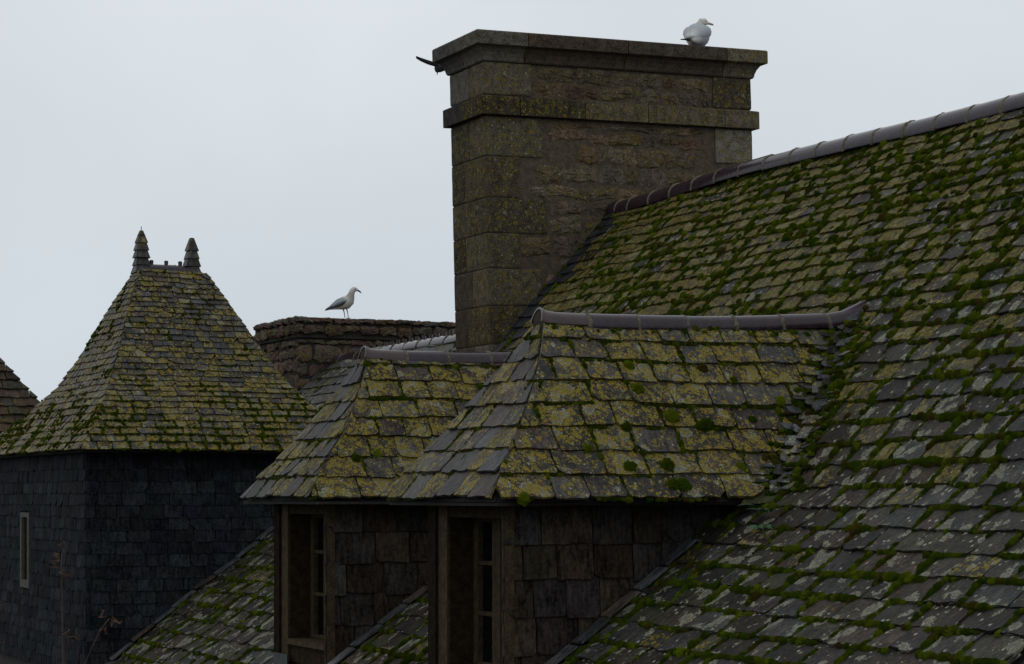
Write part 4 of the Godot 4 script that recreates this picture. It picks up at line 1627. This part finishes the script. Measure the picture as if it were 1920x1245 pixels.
# ---------------------------------------------------------------- birds
func loft(sections: Array, m: Material, k := 14) -> ArrayMesh:
	# sections: [centre, half width, half height, colour, (side axis)]
	var mb := MB.new()
	var rings := []
	var cols := []
	for i in sections.size():
		var c: Vector3 = sections[i][0]
		var d: Vector3 = (sections[mini(i + 1, sections.size() - 1)][0] - sections[maxi(i - 1, 0)][0]).normalized()
		var side: Vector3 = sections[i][4] if sections[i].size() > 4 else Vector3(0, 0, 1)
		var up := side.cross(d).normalized()
		side = d.cross(up).normalized()
		var ring := []
		for j in k:
			var a := TAU * j / k
			ring.append(c + side * cos(a) * sections[i][1] + up * sin(a) * sections[i][2])
		rings.append(ring)
	for i in sections.size() - 1:
		for j in k:
			var j2 := (j + 1) % k
			var q := [[i, j], [i, j2], [i + 1, j2], [i + 1, j]]
			var ns := []
			var ps := []
			for x in q:
				ps.append(rings[x[0]][x[1]])
				ns.append((rings[x[0]][x[1]] - sections[x[0]][0]).normalized())
			for tr in [[0, 1, 2], [0, 2, 3]]:
				mb.tri3(ps[tr[0]], ps[tr[1]], ps[tr[2]], ns[tr[0]], ns[tr[1]], ns[tr[2]])
				# colour by section, kept per corner
				var at := mb.c.size() - 3
				for z in 3:
					var pos: Vector3 = mb.v[at + z]
					var best := 0
					for x in 4:
						if pos.is_equal_approx(ps[x]):
							best = x
					mb.c[at + z] = sections[q[best][0]][3]
	for e in [0, sections.size() - 1]:
		mb.col = sections[e][3]
		var dd: Vector3 = sections[0][0] - sections[1][0] if e == 0 else sections[-1][0] - sections[-2][0]
		for j in k:
			mb.tri(rings[e][j], rings[e][(j + 1) % k], sections[e][0], dd.normalized())
	return mb.mesh(m)


func build_birds() -> void:
	var white := Color(0.60, 0.585, 0.55)
	var buff := Color(0.54, 0.50, 0.42)
	var streak := Color(0.44, 0.41, 0.37)
	var grey := Color(0.27, 0.30, 0.34)
	var dark := Color(0.02, 0.02, 0.022)
	var leg_mat := plain_mat("gull leg", Color(0.12, 0.075, 0.07), 0.6)
	var bill_mat := plain_mat("dark bill", Color(0.02, 0.018, 0.018), 0.5)
	var bill_yellow := plain_mat("yellow bill", Color(0.42, 0.24, 0.04), 0.5)
	var eye_mat := plain_mat("bird eye", Color(0.01, 0.008, 0.007), 0.15)
	# the gull that stands on the rubble chimney, in profile to the right
	var g := thing("gull", "pale gull standing in profile on the wide rubble chimney, dark bill pointing down", "gull", V(12.78, 2.925, 33.25), "gulls on the chimneys")
	g.rotation.y = -0.44
	var body := [
		[Vector3(-0.325, 0.118, 0), 0.028, 0.004, dark], [Vector3(-0.29, 0.128, 0), 0.04, 0.008, dark], [Vector3(-0.25, 0.140, 0), 0.044, 0.013, white], [Vector3(-0.19, 0.162, 0), 0.052, 0.032, white],
		[Vector3(-0.125, 0.195, 0), 0.075, 0.066, buff], [Vector3(-0.05, 0.222, 0), 0.094, 0.096, buff], [Vector3(0.02, 0.248, 0), 0.10, 0.112, buff], [Vector3(0.072, 0.290, 0), 0.088, 0.098, white],
		[Vector3(0.098, 0.345, 0), 0.064, 0.068, streak], [Vector3(0.112, 0.395, 0), 0.050, 0.051, streak], [Vector3(0.130, 0.440, 0), 0.047, 0.050, white], [Vector3(0.158, 0.466, 0), 0.044, 0.048, white],
		[Vector3(0.188, 0.464, 0), 0.034, 0.036, white], [Vector3(0.208, 0.452, 0), 0.020, 0.022, streak], [Vector3(0.218, 0.446, 0), 0.010, 0.012, streak]]
	_own(g, "body", loft(body, M.feather, 18))
	_own(g, "bill", loft([[Vector3(0.208, 0.450, 0), 0.012, 0.016, dark], [Vector3(0.236, 0.437, 0), 0.010, 0.014, dark], [Vector3(0.262, 0.418, 0), 0.008, 0.011, dark], [Vector3(0.276, 0.398, 0), 0.002, 0.003, dark]], bill_mat, 8))
	for s in [-1, 1]:
		_own(g, "wing", loft([[Vector3(0.035, 0.275, s * 0.085), 0.012, 0.028, grey], [Vector3(-0.02, 0.268, s * 0.101), 0.016, 0.062, grey], [Vector3(-0.09, 0.236, s * 0.093), 0.015, 0.068, grey], [Vector3(-0.17, 0.196, s * 0.068), 0.013, 0.046, grey], [Vector3(-0.24, 0.160, s * 0.05), 0.010, 0.022, Color(0.1, 0.1, 0.11)], [Vector3(-0.31, 0.130, s * 0.03), 0.005, 0.008, dark]], M.feather, 10))
		_own(g, "eye", loft([[Vector3(0.172, 0.47, s * 0.036), 0.006, 0.006, dark], [Vector3(0.178, 0.47, s * 0.041), 0.009, 0.008, dark], [Vector3(0.184, 0.47, s * 0.036), 0.006, 0.006, dark]], eye_mat, 8))
		var x := -0.012 if s < 0 else 0.048
		_own(g, "leg", line_mesh([Vector3(x - 0.02, 0.16, s * 0.035), Vector3(x, 0.10, s * 0.035), Vector3(x + 0.008, 0.05, s * 0.035), Vector3(x + 0.014, 0.006, s * 0.035)], [0.014, 0.0085, 0.0065, 0.007], leg_mat, 7))
		var fm := MB.new()
		for t in [-0.022, 0.0, 0.022]:
			fm.quad(Vector3(x + 0.005, 0.012, s * 0.035 - 0.004), Vector3(x + 0.005, 0.012, s * 0.035 + 0.004), Vector3(x + 0.06, 0.003, s * 0.035 + t + 0.004), Vector3(x + 0.06, 0.003, s * 0.035 + t - 0.004), Vector3.UP)
		fm.tri(Vector3(x + 0.008, 0.008, s * 0.035), Vector3(x + 0.058, 0.002, s * 0.035 - 0.022), Vector3(x + 0.058, 0.002, s * 0.035 + 0.022), Vector3.UP)
		_own(g, "foot", fm.mesh(leg_mat))
	# the gull that rests on the tall chimney, seen from behind with its head turned right
	var r := thing("gull", "gull resting on the tall chimney cap, back turned, yellow bill to the right", "gull", V(13.34, 5.435, 22.80), "gulls on the chimneys")
	r.rotation.y = PI / 2.0 - TURN - 0.32
	r.rotation.z = 0.0
	r.scale = Vector3.ONE * 1.13
	var back := Color(0.36, 0.39, 0.42)
	var sit := [
		[Vector3(-0.27, 0.045, -0.03), 0.03, 0.005, dark], [Vector3(-0.22, 0.05, -0.02), 0.045, 0.012, white], [Vector3(-0.16, 0.075, -0.01), 0.07, 0.045, white], [Vector3(-0.09, 0.115, 0), 0.105, 0.105, back],
		[Vector3(-0.02, 0.138, 0), 0.128, 0.132, back], [Vector3(0.06, 0.152, 0), 0.125, 0.128, back], [Vector3(0.112, 0.19, 0), 0.096, 0.088, back], [Vector3(0.128, 0.247, 0.003), 0.062, 0.058, white],
		[Vector3(0.132, 0.280, 0.006), 0.060, 0.056, white], [Vector3(0.138, 0.310, 0.020), 0.053, 0.052, white, Vector3(0.7, 0, 0.7)], [Vector3(0.146, 0.312, 0.05), 0.045, 0.045, white, Vector3(-1, 0, 0.2)], [Vector3(0.152, 0.306, 0.072), 0.026, 0.026, white, Vector3(-1, 0, 0.2)], [Vector3(0.155, 0.300, 0.088), 0.012, 0.013, white, Vector3(-1, 0, 0.2)]]
	for q in sit:
		if q.size() == 4:
			q.append(Vector3(0, 0, 1))
	sit[9][4] = Vector3(-0.5, 0, 0.85)
	_own(r, "body", loft(sit, M.feather, 18))
	_own(r, "bill", loft([[Vector3(0.153, 0.301, 0.08), 0.010, 0.013, dark, Vector3(-1, 0, 0)], [Vector3(0.158, 0.294, 0.108), 0.009, 0.012, dark, Vector3(-1, 0, 0)], [Vector3(0.162, 0.286, 0.13), 0.007, 0.010, dark, Vector3(-1, 0, 0)]], bill_yellow, 8))
	_own(r, "bill_tip", loft([[Vector3(0.162, 0.286, 0.13), 0.0072, 0.0102, dark, Vector3(-1, 0, 0)], [Vector3(0.164, 0.277, 0.142), 0.002, 0.003, dark, Vector3(-1, 0, 0)]], bill_mat, 8))
	_own(r, "eye", loft([[Vector3(0.118, 0.320, 0.058), 0.006, 0.006, dark], [Vector3(0.114, 0.320, 0.064), 0.009, 0.008, dark], [Vector3(0.12, 0.320, 0.07), 0.006, 0.006, dark]], eye_mat, 8))
	for s in [-1, 1]:
		_own(r, "wing", loft([[Vector3(0.115, 0.195, s * 0.06), 0.03, 0.04, back], [Vector3(0.06, 0.185, s * 0.068), 0.078, 0.075, back], [Vector3(-0.03, 0.165, s * 0.060), 0.088, 0.078, back], [Vector3(-0.11, 0.125, s * 0.042 - 0.01), 0.07, 0.06, back], [Vector3(-0.17, 0.088, s * 0.028 - 0.02), 0.042, 0.032, Color(0.5, 0.5, 0.5)], [Vector3(-0.24, 0.058, s * -0.012 - 0.04), 0.02, 0.012, dark], [Vector3(-0.34, 0.04, s * -0.035 - 0.06), 0.008, 0.005, dark]], M.feather, 12))
	# the dark bird that flies past behind the cap
	var f := thing("flying_bird", "dark bird in flight, one wing showing past the tall chimney cap", "bird", V(11.0, 5.45, 25.2))
	f.rotation.y = PI / 2.0 + 0.15
	var soot := Color(0.045, 0.042, 0.048)
	_own(f, "body", loft([[Vector3(-0.30, 0.03, 0), 0.05, 0.006, soot], [Vector3(-0.18, 0.025, 0), 0.045, 0.03, soot], [Vector3(-0.05, 0.0, 0), 0.07, 0.06, soot], [Vector3(0.06, -0.01, 0), 0.065, 0.055, soot], [Vector3(0.13, -0.005, 0.02), 0.04, 0.038, soot], [Vector3(0.18, -0.015, 0.05), 0.03, 0.03, soot], [Vector3(0.21, -0.025, 0.07), 0.012, 0.012, soot]], M.feather, 14))
	_own(f, "bill", loft([[Vector3(0.2, -0.022, 0.065), 0.01, 0.01, soot], [Vector3(0.25, -0.06, 0.09), 0.002, 0.002, soot]], bill_mat, 8))
	for s in [-1, 1]:
		_own(f, "wing", loft([[Vector3(0.03, 0.02, s * 0.04), 0.075, 0.018, soot, Vector3(1, 0, 0)], [Vector3(0.04, 0.035, s * 0.14), 0.075, 0.015, soot, Vector3(1, 0, 0)], [Vector3(0.03, 0.055, s * 0.25), 0.06, 0.013, soot, Vector3(1, 0, 0)], [Vector3(0.0, 0.068, s * 0.34), 0.04, 0.010, soot, Vector3(1, 0, 0)], [Vector3(-0.04, 0.078, s * 0.40), 0.006, 0.004, soot, Vector3(1, 0, 0)]], M.feather, 10))


func _own(parent: Node, called: String, m: Mesh) -> void:
	var o := MeshInstance3D.new()
	o.mesh = m
	o.name = called
	parent.add_child(o, true)


# ---------------------------------------------------------------- plants
func build_plants() -> void:
	# a thin bare sapling in front of the tower, its top twigs holding a few withered leaves
	var px := func(x: float, y: float, d: float) -> Vector3:
		return Vector3(0, EYE, 0) + Basis(Vector3.UP, -TURN) * Vector3((x - 960.0) / 4060.0, (930.0 - y) / 4060.0, -1.0) * d
	var foot: Vector3 = px.call(120.0, 1300.0, 15.0)
	foot.y = 0.0
	var sap := thing("bare_sapling", "thin bare sapling with a few withered brown leaves before the slate tower wall", "sapling", foot)
	var fork: Vector3 = px.call(121.0, 1420.0, 15.0)
	part("trunk", line_mesh([foot, foot + Vector3(0.1, 3.0, 0.05), fork - Vector3(0.05, 1.5, 0), fork], [0.05, 0.04, 0.022, 0.014], M.bark, 8), sap)
	var stems := [
		[[121, 1420], [119, 1300], [118, 1240], [117, 1160], [116, 1090], [115, 1050], [118, 1030], [115, 1012]],
		[[121, 1420], [140, 1300], [158, 1245], [176, 1207], [190, 1180], [197, 1170], [205, 1160]],
		[[119, 1300], [121, 1225], [124, 1195], [137, 1194], [148, 1193]],
		[[121, 1420], [40, 1320], [8, 1250], [0, 1228], [-6, 1200]],
		[[121, 1420], [10, 1330], [-10, 1240], [-4, 1160], [4, 1136]]]
	for s in stems:
		var path := []
		var rad := []
		for i in s.size():
			path.append(px.call(float(s[i][0]), float(s[i][1]), 15.0 + 0.05 * sin(i * 2.0 + s[0][0])))
			rad.append(lerpf(0.0075, 0.0034, float(i) / (s.size() - 1)))
		part("branch", line_mesh(path, rad, M.bark, 6), sap)
	for l in [[105, 1047, 0.10, -2.2, 0.8], [101, 1061, 0.07, -2.2, 1.4], [122, 1079, 0.11, -1.3, 0.7], [116, 1020, 0.06, 1.5, 1.5], [197, 1180, 0.09, -0.6, 0.7], [193, 1152, 0.08, 2.0, 1.6], [217, 1164, 0.11, 0.2, 1.3], [142, 1195, 0.09, 0.15, 0.6], [125, 1186, 0.07, 1.5, 1.3], [3, 1136, 0.08, -0.6, 1.3], [-1, 1155, 0.09, -1.2, 0.6], [2, 1205, 0.07, 1.0, 0.5]]:
		l[2] *= 0.8
		var at: Vector3 = px.call(float(l[0]), float(l[1]), 15.0)
		var d := Basis(Vector3.UP, -TURN) * Vector3(cos(l[3]), sin(l[3]), 0.25)
		var side := d.cross(Basis(Vector3.UP, -TURN) * Vector3(0, 0, 1)).normalized()
		var up := side.cross(d).normalized()
		var mb := MB.new()
		mb.col = Color(l[4] * 1.0, l[4] * 0.95, l[4] * 0.9)
		var rows := []
		for i in 7:
			var t := i / 6.0
			var w: float = sin(PI * pow(t, 0.8)) * l[2] * 0.24 + 0.001
			var c: Vector3 = at + d * (t - 0.5) * l[2] + up * 0.25 * l[2] * sin(t * 3.5) + side * 0.02 * sin(t * 9.0)
			rows.append([c - side * w + up * w * 0.7, c, c + side * w + up * w * 0.5])
		for i in 6:
			for j in 2:
				mb.quad(rows[i][j], rows[i][j + 1], rows[i + 1][j + 1], rows[i + 1][j], up)
		part("withered_leaf", mb.mesh(M.dead_leaf), sap)
	# two small ferns rooted in the moss of the main slope
	for k in 2:
		var u := [8.82, 8.66][k] as float
		var v := [14.02, 13.80][k] as float
		var root := V(u, roof_y(u) + 0.03, v)
		var fern := thing("fern", ["small arching fern growing in the mossy valley just below the near dormer eave", "smaller upright fern among mossy slates, one course below the arching fern"][k], "fern", root)
		var n := 5 if k == 0 else 6
		for i in n:
			var a := lerpf(2.2, 4.1, i / float(n - 1)) if k == 0 else lerpf(1.0, 4.6, i / float(n - 1))
			var len := (0.26 if i == 2 else 0.16) if k == 0 else rng.randf_range(0.10, 0.19)
			var d := Vector3(cos(a), 0.0, -sin(a))
			var mb := MB.new()
			var prev := Vector3.ZERO
			var steps := 14
			for q in range(1, steps + 1):
				var t := q / float(steps)
				var p := d * len * t + Vector3(0, len * (1.05 * t - 0.75 * t * t) + 0.02, 0)
				var dir := (p - prev).normalized()
				var sd := dir.cross(Vector3.UP).normalized()
				mb.quad(prev - sd * 0.0018, prev + sd * 0.0018, p + sd * 0.0018, p - sd * 0.0018, Vector3.UP)
				if q > 2:
					var w := len * 0.30 * sin(PI * clampf(0.12 + t * 0.86, 0, 1)) + 0.004
					for s in [-1.0, 1.0]:
						var tip: Vector3 = p + sd * s * w + dir * w * 0.35 - Vector3(0, w * 0.25, 0)
						var nn := Vector3(0, 1, 0)
						mb.quad(p, p.lerp(tip, 0.5) + dir * 0.007, tip, p.lerp(tip, 0.5) - dir * 0.007, nn)
				prev = p
			_own(fern, "frond", mb.mesh(M.fern))
